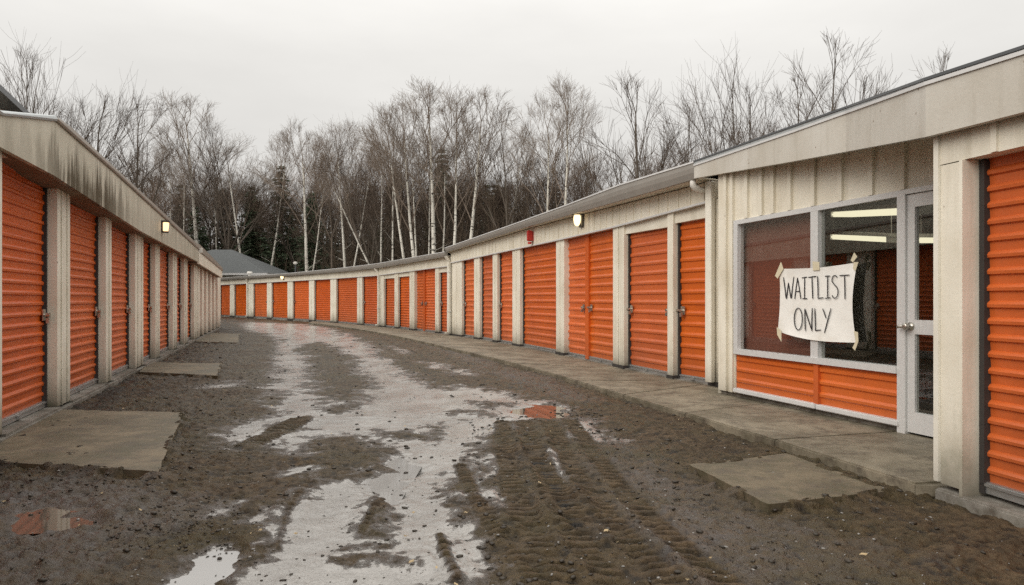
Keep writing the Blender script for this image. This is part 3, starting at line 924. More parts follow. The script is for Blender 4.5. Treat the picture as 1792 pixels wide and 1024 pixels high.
tube_lamp('upper lit fluorescent fixture at the ceiling behind the right office pane', room_pt(1474, 376, -1.15), room_pt(1600, 370, -0.75), 0.12, 0.34)
tube_lamp('short lit fluorescent fixture seen through the office door pane', room_pt(1612, 421, -1.3), room_pt(1680, 421, -1.1), 0.4, 0.12)

# near bay: corner post, header, roll-up door
def FP(x, off=0.0):
    return ray_line(x, FA + FN * off, FT)
def FZ(x, y, off=0.0):
    return height(y, FP(x, off).y)
dtop = FZ(1710, 277, -0.14)
fz_s = ev[-1][1] + 0.10
hb = FZ(1643, 290)
bm = bmesh.new()
prism(bm, FP(1646.5), FP(1684), FN, FN, -0.19, 0.0, SLAB + 0.02, (hb - 0.004, FZ(1684, 281) - 0.004))
prism(bm, FP(1684.2), FP(1690), FN, FN, -0.19, 0.025, SLAB - 0.02, (FZ(1684, 281), FZ(1690, 279.6)))
obj('pillar', bm, 'pale_pillar', office)
bm = bmesh.new()
prism(bm, FP(1638), FP(1646.3), FN, FN, -0.15, 0.02, SLAB + 0.03, fz_s)
obj('corner_post', bm, 'white_downspout', office)
bm = bmesh.new()
pe_ = FB + FT * 3.2
prism(bm, FP(1646.4), pe_, FN, FN, -0.12, 0.004, (FZ(1646, 289), FZ(1646, 289) - 0.02), fz_s)
for s in (0.45, 1.25, 2.05, 2.85):
    c = FP(1646) + FT * s
    prism(bm, c - FT * 0.022, c + FT * 0.022, FN, FN, 0.003, 0.02, FZ(1646, 289), fz_s - 0.003)
obj('header_wall', bm, 'cream_header', office)
d0, d1 = FP(1690) - FN * 0.14 + FT * 0.005, FP(1690) - FN * 0.14 + FT * 2.3
make_door(office, d0, d1, SLAB + 0.01, FZ(1646, 289) + 0.01, 0.105, mat='orange_door')
bm = bmesh.new()
prism(bm, d1 + FN * 0.14, d1 + FN * 0.14 + FT * 0.3, FN, FN, -0.2, 0.0, SLAB, FZ(1646, 289) - 0.02)
obj('pillar', bm, 'pale_pillar', office)
bm = bmesh.new()                                          # office side wall of the bay (into the recess)
prism(bm, FP(1646) - FN * 0.20, FP(1646) - FN * 2.2, -FT, -FT, -0.1, 0.0, 0.02, fz_s)
obj('return_wall', bm, 'cream_siding', office)
bm = bmesh.new()
prism(bm, FP(1646.5) - FT * 0.02, FP(1690) + FT * 4.0, FN, FN, -0.4, 0.035, -0.05, SLAB - 0.012)
bmesh.ops.bevel(bm, geom=bm.edges[:], offset=0.012, segments=2, affect='EDGES')
obj('sill_slab', bm, 'footing_concrete', office)
bm = bmesh.new()                                          # back wall and far side of the office block
bp0, bp1 = EA - en[0] * 7.9, p_ex - en[-1] * 7.9
nn = normal_of(bp0, bp1)
prism(bm, bp0, bp1, nn, nn, -0.1, 0.1, 0.0, 2.6)
prism(bm, pe_ - FN * 0.13, bp1, FT, FT, -0.1, 0.0, 0.0, 2.4)
obj('wall', bm, 'cream_siding', office)

# ------------------------------------------------------------------ WAITLIST sign taped to the window
Z2 = lambda zx, zy: (1230 + zx / 2.5605, 240 + zy / 2.56)
SOFF = 0.045
sign = thing('paper_sign', 'handwritten white paper sign reading WAITLIST ONLY taped across the office window', 'sign', v3(O(1430, SOFF), OZ(1430, 530, SOFF)))
def SP(zx, zy, off=SOFF):
    x, y = Z2(zx, zy)
    p = O(x, off)
    return v3(p, height(y, p.y))
tl, tr, br, bl = (343, 590), (692, 561), (688, 921), (336, 868)
bm = bmesh.new()
NU, NV = 26, 22
grid = []
for j in range(NV + 1):
    v = j / NV
    row = []
    for i in range(NU + 1):
        u = i / NU
        top = (tl[0] + (tr[0] - tl[0]) * u, tl[1] + (tr[1] - tl[1]) * u + 9 * math.sin(math.pi * u))
        bot = (bl[0] + (br[0] - bl[0]) * u, bl[1] + (br[1] - bl[1]) * u + 18 * math.sin(math.pi * u ** 0.8))
        zx = top[0] + (bot[0] - top[0]) * v - (20 * u - 6 * (1 - u)) * math.sin(math.pi * v) 
        zy = top[1] + (bot[1] - top[1]) * v
        wv = 0.004 * math.sin(5 * u + 3 * v) + 0.003 * math.sin(9 * u - 6 * v + 1)
        edge = 0.016 * (abs(2 * v - 1) ** 6) * (0.4 + 0.6 * math.sin(3 * u + 1) ** 2) * (1 if 0.1 < u < 0.9 else 0)
        row.append(bm.verts.new(SP(zx, zy, SOFF + wv + edge)))
    grid.append(row)
for j in range(NV):
    for i in range(NU):
        bm.faces.new((grid[j][i], grid[j][i + 1], grid[j + 1][i + 1], grid[j + 1][i]))
obj('sheet', bm, 'sign_paper', sign, True)
def arc(cx, cy, rx, ry, a0, a1, n=14):
    return [(cx + rx * math.cos(math.radians(a0 + (a1 - a0) * i / n)), cy + ry * math.sin(math.radians(a0 + (a1 - a0) * i / n))) for i in range(n + 1)]
STROKES = [
    [(361, 628), (372, 722)], [(373, 724), (384, 652)], [(383, 655), (395, 722)], [(396, 722), (408, 626)],          # W
    [(412, 724), (424, 630)], [(425, 630), (438, 724)], [(416, 692), (435, 690)],                                  # A
    [(443, 630), (467, 628)], [(455, 630), (456, 723)], [(445, 724), (468, 723)],                                  # I
    [(472, 628), (508, 624)], [(489, 627), (491, 724)],                                                            # T
    [(514, 624), (515, 722)], [(514, 722), (541, 720)],                                                            # L
    [(546, 624), (570, 622)], [(558, 623), (559, 721)], [(547, 722), (572, 720)],                                  # I
    arc(591, 642, 13, 22, -35, -190, 10) + arc(591, 694, 14, 28, -80, 150, 12),                                     # S
    [(612, 621), (656, 617)], [(634, 620), (636, 727)],                                                            # T
    arc(427, 815, 18, 49, -80, 285, 26),                                                                           # O
    [(458, 868), (457, 768)], [(457, 769), (488, 866)], [(488, 868), (489, 766)],                                   # N
    [(502, 768), (503, 866)], [(502, 866), (529, 864)],                                                            # L
    [(536, 768), (552, 812)], [(573, 767), (545, 877)],                                                            # Y
]
bm = bmesh.new()
for si, st in enumerate(STROKES):
    hw = 2.1 if len(st) > 2 else 2.3
    pts = []
    if len(st) == 2:
        (xa, ya), (xb, yb2) = st
        for i in range(7):
            f = i / 6
            pts.append((xa + (xb - xa) * f + 0.7 * math.sin(3 * f + si), ya + (yb2 - ya) * f + 0.5 * math.sin(4 * f + si * 2)))
    else:
        pts = st
    prev = None
    for i, (x, y) in enumerate(pts):
        a = pts[max(i - 1, 0)]; b = pts[min(i + 1, len(pts) - 1)]
        dx, dy = b[0] - a[0], b[1] - a[1]
        l = math.hypot(dx, dy) or 1
        nx, ny = -dy / l * hw, dx / l * hw
        k = 0.75 if i in (0, len(pts) - 1) else 1
        cur = [bm.verts.new(SP(x + nx * k, y + ny * k, SOFF + 0.011)), bm.verts.new(SP(x - nx * k, y - ny * k, SOFF + 0.011))]
        if prev:
            bm.faces.new((prev[0], prev[1], cur[1], cur[0]))
        prev = cur
obj('lettering', bm, 'ink', sign)
for quad in ([(350, 558), (361, 590), (335, 634), (323, 622)], [(491, 556), (522, 560), (522, 596), (493, 598)], [(678, 516), (692, 536), (672, 562), (662, 552)],
             [(676, 560), (697, 560), (684, 600), (672, 590)], [(331, 850), (352, 868), (352, 918), (333, 886)], [(676, 868), (695, 874), (697, 915), (682, 957), (670, 944), (684, 915)]):
    bm = bmesh.new()
    bm.faces.new([bm.verts.new(SP(x, y, SOFF + 0.016 + 0.003 * math.sin(x))) for x, y in quad])
    obj('tape', bm, 'masking_tape', sign)

# ------------------------------------------------------------------ LEFT ROW
LA, LB = plan(122.7, 700.7, SLAB), plan(385, 571.6, SLAB)
LT = (LB - LA).normalized(); LN = Vector((LT.y, -LT.x))
def LP(x, off=0.0):
    return ray_line(x, LA + LN * off, LT)
LREC = 0.15
left = thing('storage_building', 'long left storage row with streaked eave board and wide orange doors beside the camera', 'storage building', v3(LP(150), 0), 'storage buildings around the muddy yard')
left2 = thing('storage_building', 'short lower rear storage row beyond the left row, its narrow doors packed close together', 'storage building', v3(LP(365), 0), 'storage buildings around the muddy yard')
L_FB = [(90, 304), (140.6, 337), (247, 405), (346, 458)]
L_FT = [(97, 213), (200, 303), (347, 437)]
L_GT = [(101, 202), (200, 293), (348, 429.5)]
L2_FB = [(347.7, 461), (386, 484.5)]
L2_FT = [(350, 442), (389, 474.5)]
L2_GT = [(356, 434.7), (391.6, 471)]
EOFF = 0.20
lp = [(101, 123), (186, 195.5), (237, 251), (272.5, 280), (303, 310), (323, 328.3), (340, 346)]
l2p = [(347, 350), (354, 357), (361, 364), (368.5, 371), (375, 377.2), (381, 386)]
def lhz(x):        # wall head (underside of the eave) along the left row
    p = LP(x, EOFF)
    return height(lerp(L_FB, x), p.y) 
def lhz2(x):
    return height(lerp(L2_FB, x), LP(x, EOFF).y)
def s_of(x):
    return (LP(x) - LA).dot(LT)
def at_s(s):
    return LA + LT * s
# pillar spans in metres along the wall
spans = [(s_of(a), s_of(b)) for a, b in lp]
s0 = spans[0][0]
lead = [(s0 - 2.28 - 0.34 - 2.6 * k, s0 - 2.28 - 2.6 * k) for k in (2, 1)] + [(s_of(4) - 0.42, s_of(4))]
spans = lead + spans
HEADL = lambda s: 2.80 - 0.0215 * max(0, s)
for a, b in spans:
    z = (HEADL(a), HEADL(b))
    make_pillar(left, at_s(a), at_s(b), LN, LREC + 0.06, SLAB, z, 2 if b - a > 0.5 else 1, plinth=False)
for i, ((a, b), (c, d)) in enumerate(zip(spans, spans[1:])):
    p0, p1 = at_s(b) - LN * LREC, at_s(c) - LN * LREC
    make_door(left, p0, p1, SLAB, (HEADL(b) - 0.02, HEADL(c) - 0.02), 0.115, (-0.09,))
    bm = bmesh.new()
    prism(bm, at_s(b), at_s(c), LN, LN, -LREC - 0.1, 0.03, -0.02, SLAB - 0.004)
    obj('threshold', bm, 'footing_concrete', left)
spans2 = [(s_of(a), s_of(b)) for a, b in l2p]
HEAD2 = lambda s: 2.42 - 0.013 * (s - spans2[0][0])
for a, b in spans2:
    make_pillar(left2, at_s(a), at_s(b), LN, LREC + 0.06, SLAB, (HEAD2(a), HEAD2(b)), 0, plinth=False)
for (a, b), (c, d) in zip(spans2, spans2[1:]):
    make_door(left2, at_s(b) - LN * LREC, at_s(c) - LN * LREC, SLAB, (HEAD2(b) - 0.01, HEAD2(c) - 0.01), 0.115, small=True)
bm = bmesh.new()
prism(bm, at_s(spans[0][0]), at_s(spans2[-1][1]), LN, LN, -6.0, 0.055, -0.05, SLAB - 0.03)
obj('foundation', bm, 'footing_concrete', left)

def left_eave(root, pts, mats):
    """pts: (plan point on the board's face, normal, z bottom, z top of board, z top of the metal edge)"""
    bm = bmesh.new()
    strip(bm, [[v3(p - n * 0.05, zb), v3(p, zb), v3(p, zt), v3(p - n * 0.05, zt)] for p, n, zb, zt, zg in pts], True)
    obj('fascia', bm, mats[0], root)
    bm = bmesh.new()
    strip(bm, [[v3(p - n * 0.06, zt + 0.001), v3(p + n * 0.02, zt + 0.001), v3(p + n * 0.03, zt + 0.022), v3(p + n * 0.018, zg - 0.01), v3(p - n * 0.02, zg), v3(p - n * 0.06, zg)] for p, n, zb, zt, zg in pts], True)
    obj('roof_edge', bm, mats[1], root)
    bm = bmesh.new()
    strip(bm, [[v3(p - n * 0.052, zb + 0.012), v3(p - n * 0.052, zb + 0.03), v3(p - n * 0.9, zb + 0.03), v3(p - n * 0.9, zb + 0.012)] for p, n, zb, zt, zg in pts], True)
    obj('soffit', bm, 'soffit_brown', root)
    bm = bmesh.new()
    strip(bm, [[v3(p - n * 0.04, zg - 0.03), v3(p - n * 0.04, zg - 0.003), v3(p - LN * 6.2, zg + 0.02), v3(p - LN * 6.2, zg - 0.04)] for p, n, zb, zt, zg in pts], True)
    obj('roof', bm, 'roof_metal', root)
corner = LP(96, EOFF)
pw = LP(0, 0.06)
pts = []
zbc, ztc, zgc = height(lerp(L_FB, 96), corner.y), height(lerp(L_FT, 96), corner.y), height(lerp(L_GT, 101), corner.y)
pa = pw - (corner - pw).normalized() * 0.0
pfar = at_s(spans[0][0] - 0.2) + LN * 0.06
n1 = normal_of(pw, corner)
zb0, zt0, zg0 = height(257, pw.y), height(202, pw.y), height(193, pw.y)
pts_a = [(pfar, LN, zb0, zt0, zg0), (pw, (LN + n1).normalized(), zb0, zt0, zg0), (corner, n1, zbc, ztc, zgc)]
left_eave(left, pts_a, ('stained_fascia', 'edge_metal'))
pts_b = []
for x in (96, 125, 160, 200, 245, 290, 320, 347.5):
    p = LP(x, EOFF)
    pts_b.append((p, LN, height(lerp(L_FB, x), p.y), height(lerp(L_FT, x), p.y), height(lerp(L_GT, max(x, 101)) if x > 101 else 202, p.y)))
pts_b[0] = (corner + LT * 0.003, LN, zbc, ztc, zgc)
left_eave(left, pts_b, ('stained_fascia', 'brown_edge'))
pts_c = []
for x in (348.5, 360, 375, 389):
    p = LP(x, EOFF)
    pts_c.append((p, LN, height(lerp(L2_FB, x), p.y), height(lerp(L2_FT, x), p.y), height(lerp(L2_GT, x), p.y)))
left_eave(left2, pts_c, ('cream_header', 'brown_edge'))
bm = bmesh.new()                                          # white end of the gutter at the step
p = LP(349.5, EOFF + 0.03)
box(bm, v3(p, height(438, p.y)), (0.16, 0.03, 0.14), (v3(LN, 0), v3(LT, 0), Vector((0, 0, 1))))
obj('gutter_end', bm, 'pvc_white', left2)
def shell(root, sa, sb, za, zb):
    bm = bmesh.new()
    pa, pb = at_s(sa), at_s(sb)
    prism(bm, pa - LN * 5.9, pb - LN * 5.9, LN, LN, -0.12, 0.0, 0.0, (za, zb))
    prism(bm, pa - LN * 0.22, pa - LN * 5.89, -LT, -LT, -0.1, 0.0, 0.0, za)
    prism(bm, pb - LN * 0.22, pb - LN * 5.89, LT, LT, -0.1, 0.0, 0.0, zb)
    obj('wall', bm, 'cream_siding', root)
shell(left, spans[0][0], spans[-1][1], 3.0, 2.80)
shell(left2, spans2[0][0] + 0.15, spans2[-1][1], 2.55, 2.40)
bm = bmesh.new()                                          # wall above the doors, behind the soffit
prism(bm, at_s(spans[0][0]), at_s(spans[-1][1]), LN, LN, -LREC - 0.1, -0.02, (HEADL(spans[0][0]) - 0.03, HEADL(spans[-1][1]) - 0.03), (2.95, 2.7))
obj('header_wall', bm, 'cream_header', left)
bm = bmesh.new()
prism(bm, at_s(spans2[0][0]), at_s(spans2[-1][1]), LN, LN, -LREC - 0.1, -0.02, (HEAD2(spans2[0][0]) - 0.02, HEAD2(spans2[-1][1]) - 0.02), (2.6, 2.45))
obj('header_wall', bm, 'cream_header', left2)

# ------------------------------------------------------------------ lamps and alarm box
def wall_lamp(label, p, n, z, w, h, dpt, glowmat, caged=True):
    t = Vector((-n.y, n.x))
    ax = (v3(t, 0), v3(n, 0), Vector((0, 0, 1)))
    lamp = thing('wall_lamp', label, 'wall lamp', v3(p, z), 'lit wall lamps on the storage rows')
    bm = bmesh.new()
    box(bm, v3(p + n * 0.015, z), (w * 1.05, 0.03, h * 1.12), ax)
    box(bm, v3(p + n * (dpt * 0.5), z + h * 0.5), (w * 1.08, dpt, 0.035), ax)
    if caged: box(bm, v3(p + n * (dpt * 0.45), z - h * 0.5), (w * 0.9, dpt * 0.8, 0.025), ax)
    obj('housing', bm, 'dark_bronze', lamp)
    bm = bmesh.new()
    if caged:
        b = [v3(p + n * a + t * s, z - h * 0.46) for a, s in ((0.032, -w * 0.40), (0.032, w * 0.40), (dpt * 0.80, w * 0.36), (dpt * 0.80, -w * 0.36))]
        u = [v3(p + n * a + t * s, z + h * 0.46) for a, s in ((0.032, -w * 0.46), (0.032, w * 0.46), (dpt * 0.95, w * 0.42), (dpt * 0.95, -w * 0.42))]
        hexa(bm, b, u)
        bmesh.ops.bevel(bm, geom=bm.edges[:], offset=0.015, segments=2, affect='EDGES')
    else:                                                           # jar-shaped globe under a dark cap
        q = v3(p + n * dpt * 0.52, z)
        tube(bm, [q + Vector((0, 0, h * f)) for f in (0.46, 0.30, 0.05, -0.22, -0.40, -0.47)], [w * k for k in (0.34, 0.42, 0.44, 0.38, 0.24, 0.08)], 14)
    obj('lamp_glass', bm, glowmat, lamp)
p = LP(283, EOFF)
wall_lamp('amber lit box lamp on the left row eave board', p, LN, height(397, p.y), 0.16, 0.21, 0.14, 'lamp_glow_amber')
_wp = RP(1022); _wn = RN(1022)
wall_lamp('round lit lamp under the gutter above the double orange door of the middle row', _wp + _wn * 0.045, _wn, height(386, _wp.y) , 0.17, 0.25, 0.20, 'lamp_glow_warm', False)
_wp = RP(497.5); _wn = RN(497.5)
wall_lamp('tiny lit lamp above a door of the far row below the woods', _wp + _wn * 0.035, _wn, height(485.5, _wp.y), 0.2, 0.24, 0.2, 'lamp_glow_warm', False)
_wp = RP(935); _wn = RN(935); _wt = Vector((-_wn.y, _wn.x))
al = thing('alarm_box', 'small red alarm box on the header wall of the middle row', 'alarm box', v3(_wp, height(413, _wp.y)))
bm = bmesh.new()
ax = (v3(_wt, 0), v3(_wn, 0), Vector((0, 0, 1)))
zc = height(413, _wp.y)
box(bm, v3(_wp + _wn * 0.12, zc), (0.12, 0.12, 0.26), ax)
bmesh.ops.bevel(bm, geom=bm.edges[:], offset=0.015, segments=2, affect='EDGES')
obj('housing', bm, 'alarm_red', al)
bm = bmesh.new()
box(bm, v3(_wp + _wn * 0.05, zc - 0.01), (0.10, 0.05, 0.22), ax)
tube(bm, [v3(_wp + _wn * 0.12, zc - 0.15), v3(_wp + _wn * 0.12, zc - 0.20)], 0.05, 10)
obj('mount', bm, 'alarm_red', al)

# ------------------------------------------------------------------ sidewalk and concrete pads
EDGE = [(1602, 846), (1530, 823), (1460, 800.5), (1340, 764), (1230, 731), (1140, 704), (1050, 677.5), (965, 652), (900, 634.5), (862, 625.5), (820, 615.5), (760, 602), (700, 588.5), (640, 577.5), (580, 569), (540, 564.8)]
edge = [plan(x, y, SLAB) for x, y in EDGE]
WX = [None, None, None, None, None, 1246, 1215, 1150, 1090, 1040, 990, 920, 840, 740, 640, 545]
inner = []
for i, (x, y) in enumerate(EDGE):
    if WX[i] is None:
        s = (edge[i] - OA).dot(OT)
        q = OA + OT * s - ON * 0.04
        if i == 0: q = q + OT * 0.1
    else:
        q = RP(WX[i]) - RN(WX[i]) * 0.05
    inner.append(q)
def resample(poly, n):
    ls = [0]
    for a, b in zip(poly, poly[1:]): ls.append(ls[-1] + (b - a).length)
    out = []
    for k in range(n + 1):
        s = ls[-1] * k / n
        for i in range(len(ls) - 1):
            if s <= ls[i + 1] + 1e-9:
                f = (s - ls[i]) / max(1e-9, ls[i + 1] - ls[i]); out.append(poly[i].lerp(poly[i + 1], f)); break
    return out
NS = 22
bm = bmesh.new()
prm = [i / NS for i in range(NS + 1)]
def along(poly, ls, f):
    s = ls[-1] * f
    for i in range(len(ls) - 1):
        if s <= ls[i + 1] + 1e-9:
            g = (s - ls[i]) / max(1e-9, ls[i + 1] - ls[i]); return poly[i].lerp(poly[i + 1], g), i + g
    return poly[-1], len(poly) - 1.0
els = [0]
for a, b in zip(edge, edge[1:]): els.append(els[-1] + (b - a).length)
for k in range(NS):
    q = []
    for f in (k / NS + 0.0002, (k + 1) / NS - 0.0002):
        pe, idx = along(edge, els, f)
        i = min(int(idx), len(inner) - 2); g = idx - i
        q.append((pe, inner[i].lerp(inner[i + 1], g)))
    dz = rnd.uniform(-0.006, 0.004)
    cs = [q[0][0], q[0][1], q[1][1], q[1][0]]
    # subdivide for a worn edge
    hexa(bm, [v3(c, -0.06) for c in cs], [v3(c, SLAB + dz - 0.004) for c in cs])
bmesh.ops.bevel(bm, geom=[e for e in bm.edges if min(e.verts[0].co.z, e.verts[1].co.z) > 0.05], offset=0.012, segments=2, affect='EDGES')
sw = obj('sidewalk', bm, 'sidewalk_concrete'); structure(sw)
bm = bmesh.new()
endp = [FP(1646) - FN * 0.1, FP(1646) - FN * 1.35, inner[0], edge[0]]
hexa(bm, [v3(c, -0.05) for c in endp], [v3(c, SLAB - 0.012) for c in endp])
o = obj('sidewalk', bm, 'sidewalk_concrete'); structure(o)

def worn_pad(corners, z, seed):
    r = random.Random(seed)
    pts = []
    for (a, b) in zip(corners, corners[1:] + corners[:1]):
        n = max(4, int((b - a).length / 0.08))
        t = (b - a).normalized(); nn = Vector((t.y, -t.x))
        for i in range(n):
            f = i / n
            w = 0.0 if i == 0 else r.uniform(-0.006, 0.006) + 0.004 * math.sin(f * 17 + seed)
            pts.append(a.lerp(b, f) + nn * w)
    bm = bmesh.new()
    top = [bm.verts.new(v3(p, z + 0.004 * math.sin(p.x * 3 + p.y * 2))) for p in pts]
    low = [bm.verts.new(v3(p, -0.08)) for p in pts]
    bm.faces.new(top)
    m = len(pts)
    for i in range(m):
        bm.faces.new((top[i], top[(i + 1) % m], low[(i + 1) % m], low[i]))
    return bm
PADS = [[(104, 717), (322, 720.5), (277, 825.5), (-40, 806), (-40, 785)], [(262, 634), (389, 635.5), (381, 657.5), (243, 651)], [(357, 583), (420, 584), (417, 600), (341, 597.5)],
        [(1375, 793.5), (1563, 857), (1345, 883.5), (1206, 813)]]
PADW = []
for i, pd in enumerate(PADS):
    cs = [plan(x, y, 0.062) for x, y in pd]
    PADW.append(cs)
    o = obj('concrete_pad', worn_pad(cs, 0.062, i), 'pad_concrete'); structure(o)

# ------------------------------------------------------------------ GROUND
def hash2(ix, iy, seed):
    h = (ix.astype(np.int64) * 374761393 + iy.astype(np.int64) * 668265263 + seed * 974634727) & 0x7fffffff
    h = ((h ^ (h >> 13)) * 1274126177) & 0x7fffffff
    h = (h ^ (h >> 16)) & 0xffff
    return h / 65535.0
def vnoise(x, y, seed):
    ix, iy = np.floor(x), np.floor(y)
    fx, fy = x - ix, y - iy
    fx = fx * fx * (3 - 2 * fx); fy = fy * fy * (3 - 2 * fy)
    a, b = hash2(ix, iy, seed), hash2(ix + 1, iy, seed)
    c, d = hash2(ix, iy + 1, seed), hash2(ix + 1, iy + 1, seed)
    return (a * (1 - fx) + b * fx) * (1 - fy) + (c * (1 - fx) + d * fx) * fy
def fbm(x, y, seed, octv=4, gain=0.5):
    t = 0; a = 1.0; s = 0
    for o in range(octv):
        t = t + a * vnoise(x * 2 ** o + 17 * o, y * 2 ** o - 9 * o, seed + o); s += a; a *= gain
    return t / s
def sdf(poly, x, y):
    """signed distance to a closed plan polygon, positive inside"""
    P = np.array([(p.x, p.y) for p in poly])
    Q = np.roll(P, -1, axis=0)
    d = np.full(x.shape, 1e9); inside = np.zeros(x.shape, bool)
    for (ax_, ay), (bx, by) in zip(P, Q):
        ex, ey = bx - ax_, by - ay
        wx, wy = x - ax_, y - ay
        tt = np.clip((wx * ex + wy * ey) / max(1e-9, ex * ex + ey * ey), 0, 1)
        d = np.minimum(d, (wx - ex * tt) ** 2 + (wy - ey * tt) ** 2)
        cond = ((ay <= y) & (by > y)) | ((by <= y) & (ay > y))
        with np.errstate(divide='ignore', invalid='ignore'):
            xi = ax_ + (y - ay) / (by - ay if by != ay else 1e-9) * ex
        inside ^= cond & (x < xi)
    return np.where(inside, np.sqrt(d), -np.sqrt(d))
def path_dist(path, x, y):
    best = np.full(x.shape, 1e9); side = np.zeros(x.shape); along_ = np.zeros(x.shape); s = 0
    for a, b in zip(path, path[1:]):
        ex, ey = b.x - a.x, b.y - a.y
        l2 = ex * ex + ey * ey; l = math.sqrt(l2)
        wx, wy = x - a.x, y - a.y
        tt = np.clip((wx * ex + wy * ey) / l2, 0, 1)
        d = np.hypot(wx - ex * tt, wy - ey * tt)
        sd = (wx * ey - wy * ex) / l
        m = d < best
        best = np.where(m, d, best); side = np.where(m, np.sign(sd) * d, side); along_ = np.where(m, s + tt * l, along_)
        s += l
    return best, side, along_
Z5 = lambda pts: [plan(300 + a / 1.792, 540 + b / 1.7913, 0.0) for a, b in pts]
WETA = Z5([(170, 40), (300, 46), (420, 50), (470, 60), (560, 85), (640, 130), (700, 175), (760, 225), (900, 252), (1050, 266), (1150, 288), (1262, 318), (1262, 342), (1180, 347), (1060, 372), (960, 402), (930, 440), (900, 490), (905, 540),
           (905, 580), (950, 630), (1000, 690), (1015, 725), (985, 750), (965, 800), (900, 870), (860, 1000), (250, 1000), (270, 870), (300, 780), (330, 700), (400, 640), (375, 592), (440, 570), (540, 566), (600, 588), (590, 568), (640, 530), (690, 470),
           (680, 450), (640, 440), (600, 425), (540, 410), (440, 425), (400, 462), (365, 464), (385, 420), (330, 424), (250, 452), (215, 455), (165, 405), (170, 392), (240, 358), (310, 342), (322, 300), (330, 262), (295, 240), (340, 200), (335, 150), (330, 110), (250, 75)])
ISL = [Z5(p) for p in ([(395, 115), (470, 105), (520, 125), (560, 165), (600, 200), (645, 240), (600, 270), (575, 330), (500, 335), (480, 290), (425, 235), (430, 180)],
                       [(600, 612), (690, 610), (720, 640), (740, 735), (650, 722), (660, 660)], [(590, 765), (750, 772), (740, 800), (620, 795)],
                       [(330, 370), (415, 355), (400, 390), (330, 415)], [(410, 384), (480, 384), (480, 398), (415, 398)], [(640, 395), (740, 390), (760, 410), (650, 412)],
                       [(850, 330), (970, 322), (1000, 340), (880, 352)], [(790, 400), (835, 372), (850, 385), (815, 422)], [(780, 240), (880, 240), (860, 262), (790, 256)],
                       [(940, 296), (1040, 300), (1010, 316), (950, 312)], [(250, 80), (330, 90), (325, 110), (240, 104)], [(250, 120), (320, 120), (330, 150), (240, 160)])]
WETB = [Z5(p) for p in ([(120, 640), (185, 600), (190, 620), (140, 655), (105, 660)], [(240, 665), (300, 655), (290, 690), (240, 690)], [(330, 520), (390, 512), (440, 520), (420, 535), (340, 540)],
                        [(120, 240), (200, 232), (210, 245), (130, 252)], [(690, 120), (820, 170), (950, 210), (900, 210), (760, 160)], [(560, 500), (630, 505), (610, 522), (575, 522)],
                        [(1175, 480), (1215, 470), (1290, 555), (1220, 560)], [(930, 470), (960, 470), (1040, 580), (1085, 625), (1040, 640), (980, 560)], [(1220, 365), (1330, 350), (1400, 420), (1330, 430), (1250, 390)])]
GLOSS = [Z5(p) for p in ([(1330, 440), (1560, 520), (1792, 640), (2200, 800), (2600, 1100), (1700, 1100), (1500, 760), (1420, 580)], [(-600, 560), (-380, 545), (-120, 560), (40, 600), (-60, 760), (-150, 900), (-200, 1200), (-900, 1200)], [(620, 60), (800, 110), (1150, 260), (1300, 300), (1200, 240), (900, 140), (700, 80)])]
PUD = [Z5(p) for p in ([(-80, 990), (-40, 866), (20, 800), (85, 762), (185, 760), (190, 830), (165, 880), (150, 990)],
                       [(588, 572), (640, 528), (700, 470), (760, 500), (720, 560), (690, 606), (625, 607)],
                       [(1120, 306), (1185, 305), (1240, 318), (1268, 334), (1215, 346), (1150, 344), (1095, 326)])]
PUDL = [Z5([(-470, 640), (-330, 610), (-250, 640), (-300, 680), (-480, 690)])]
def offset_path(pth, o):
    out = []
    for i, p in enumerate(pth):
        t = (pth[min(i + 1, len(pth) - 1)] - pth[max(i - 1, 0)]).normalized()
        out.append(p + Vector((t.y, -t.x)) * o)
    return out
_band = [plan(x, y, 0.0) for x, y in [(935, 742), (948, 772), (962, 812), (985, 862), (1018, 915), (1062, 975), (1120, 1040), (1180, 1110)]]
TRK = [(offset_path(_band, o), 0.105, sp) for o, sp in ((-0.40, 0.098), (-0.15, 0.092), (0.10, 0.100), (0.35, 0.095))]
TRK += [(Z5(a), w, s_) for a, w, s_ in [([(905, 500), (945, 590), (1010, 700), (1090, 800), (1160, 900)], 0.07, 0.09), ([(240, 440), (320, 400), (410, 352)], 0.16, 0.08), ([(330, 760), (360, 660), (420, 560)], 0.04, 0.10),
        ([(600, 700), (630, 640), (700, 560)], 0.04, 0.10), ([(840, 720), (860, 780), (900, 860)], 0.06, 0.10), ([(1110, 430), (1200, 560), (1290, 700)], 0.09, 0.08)]]

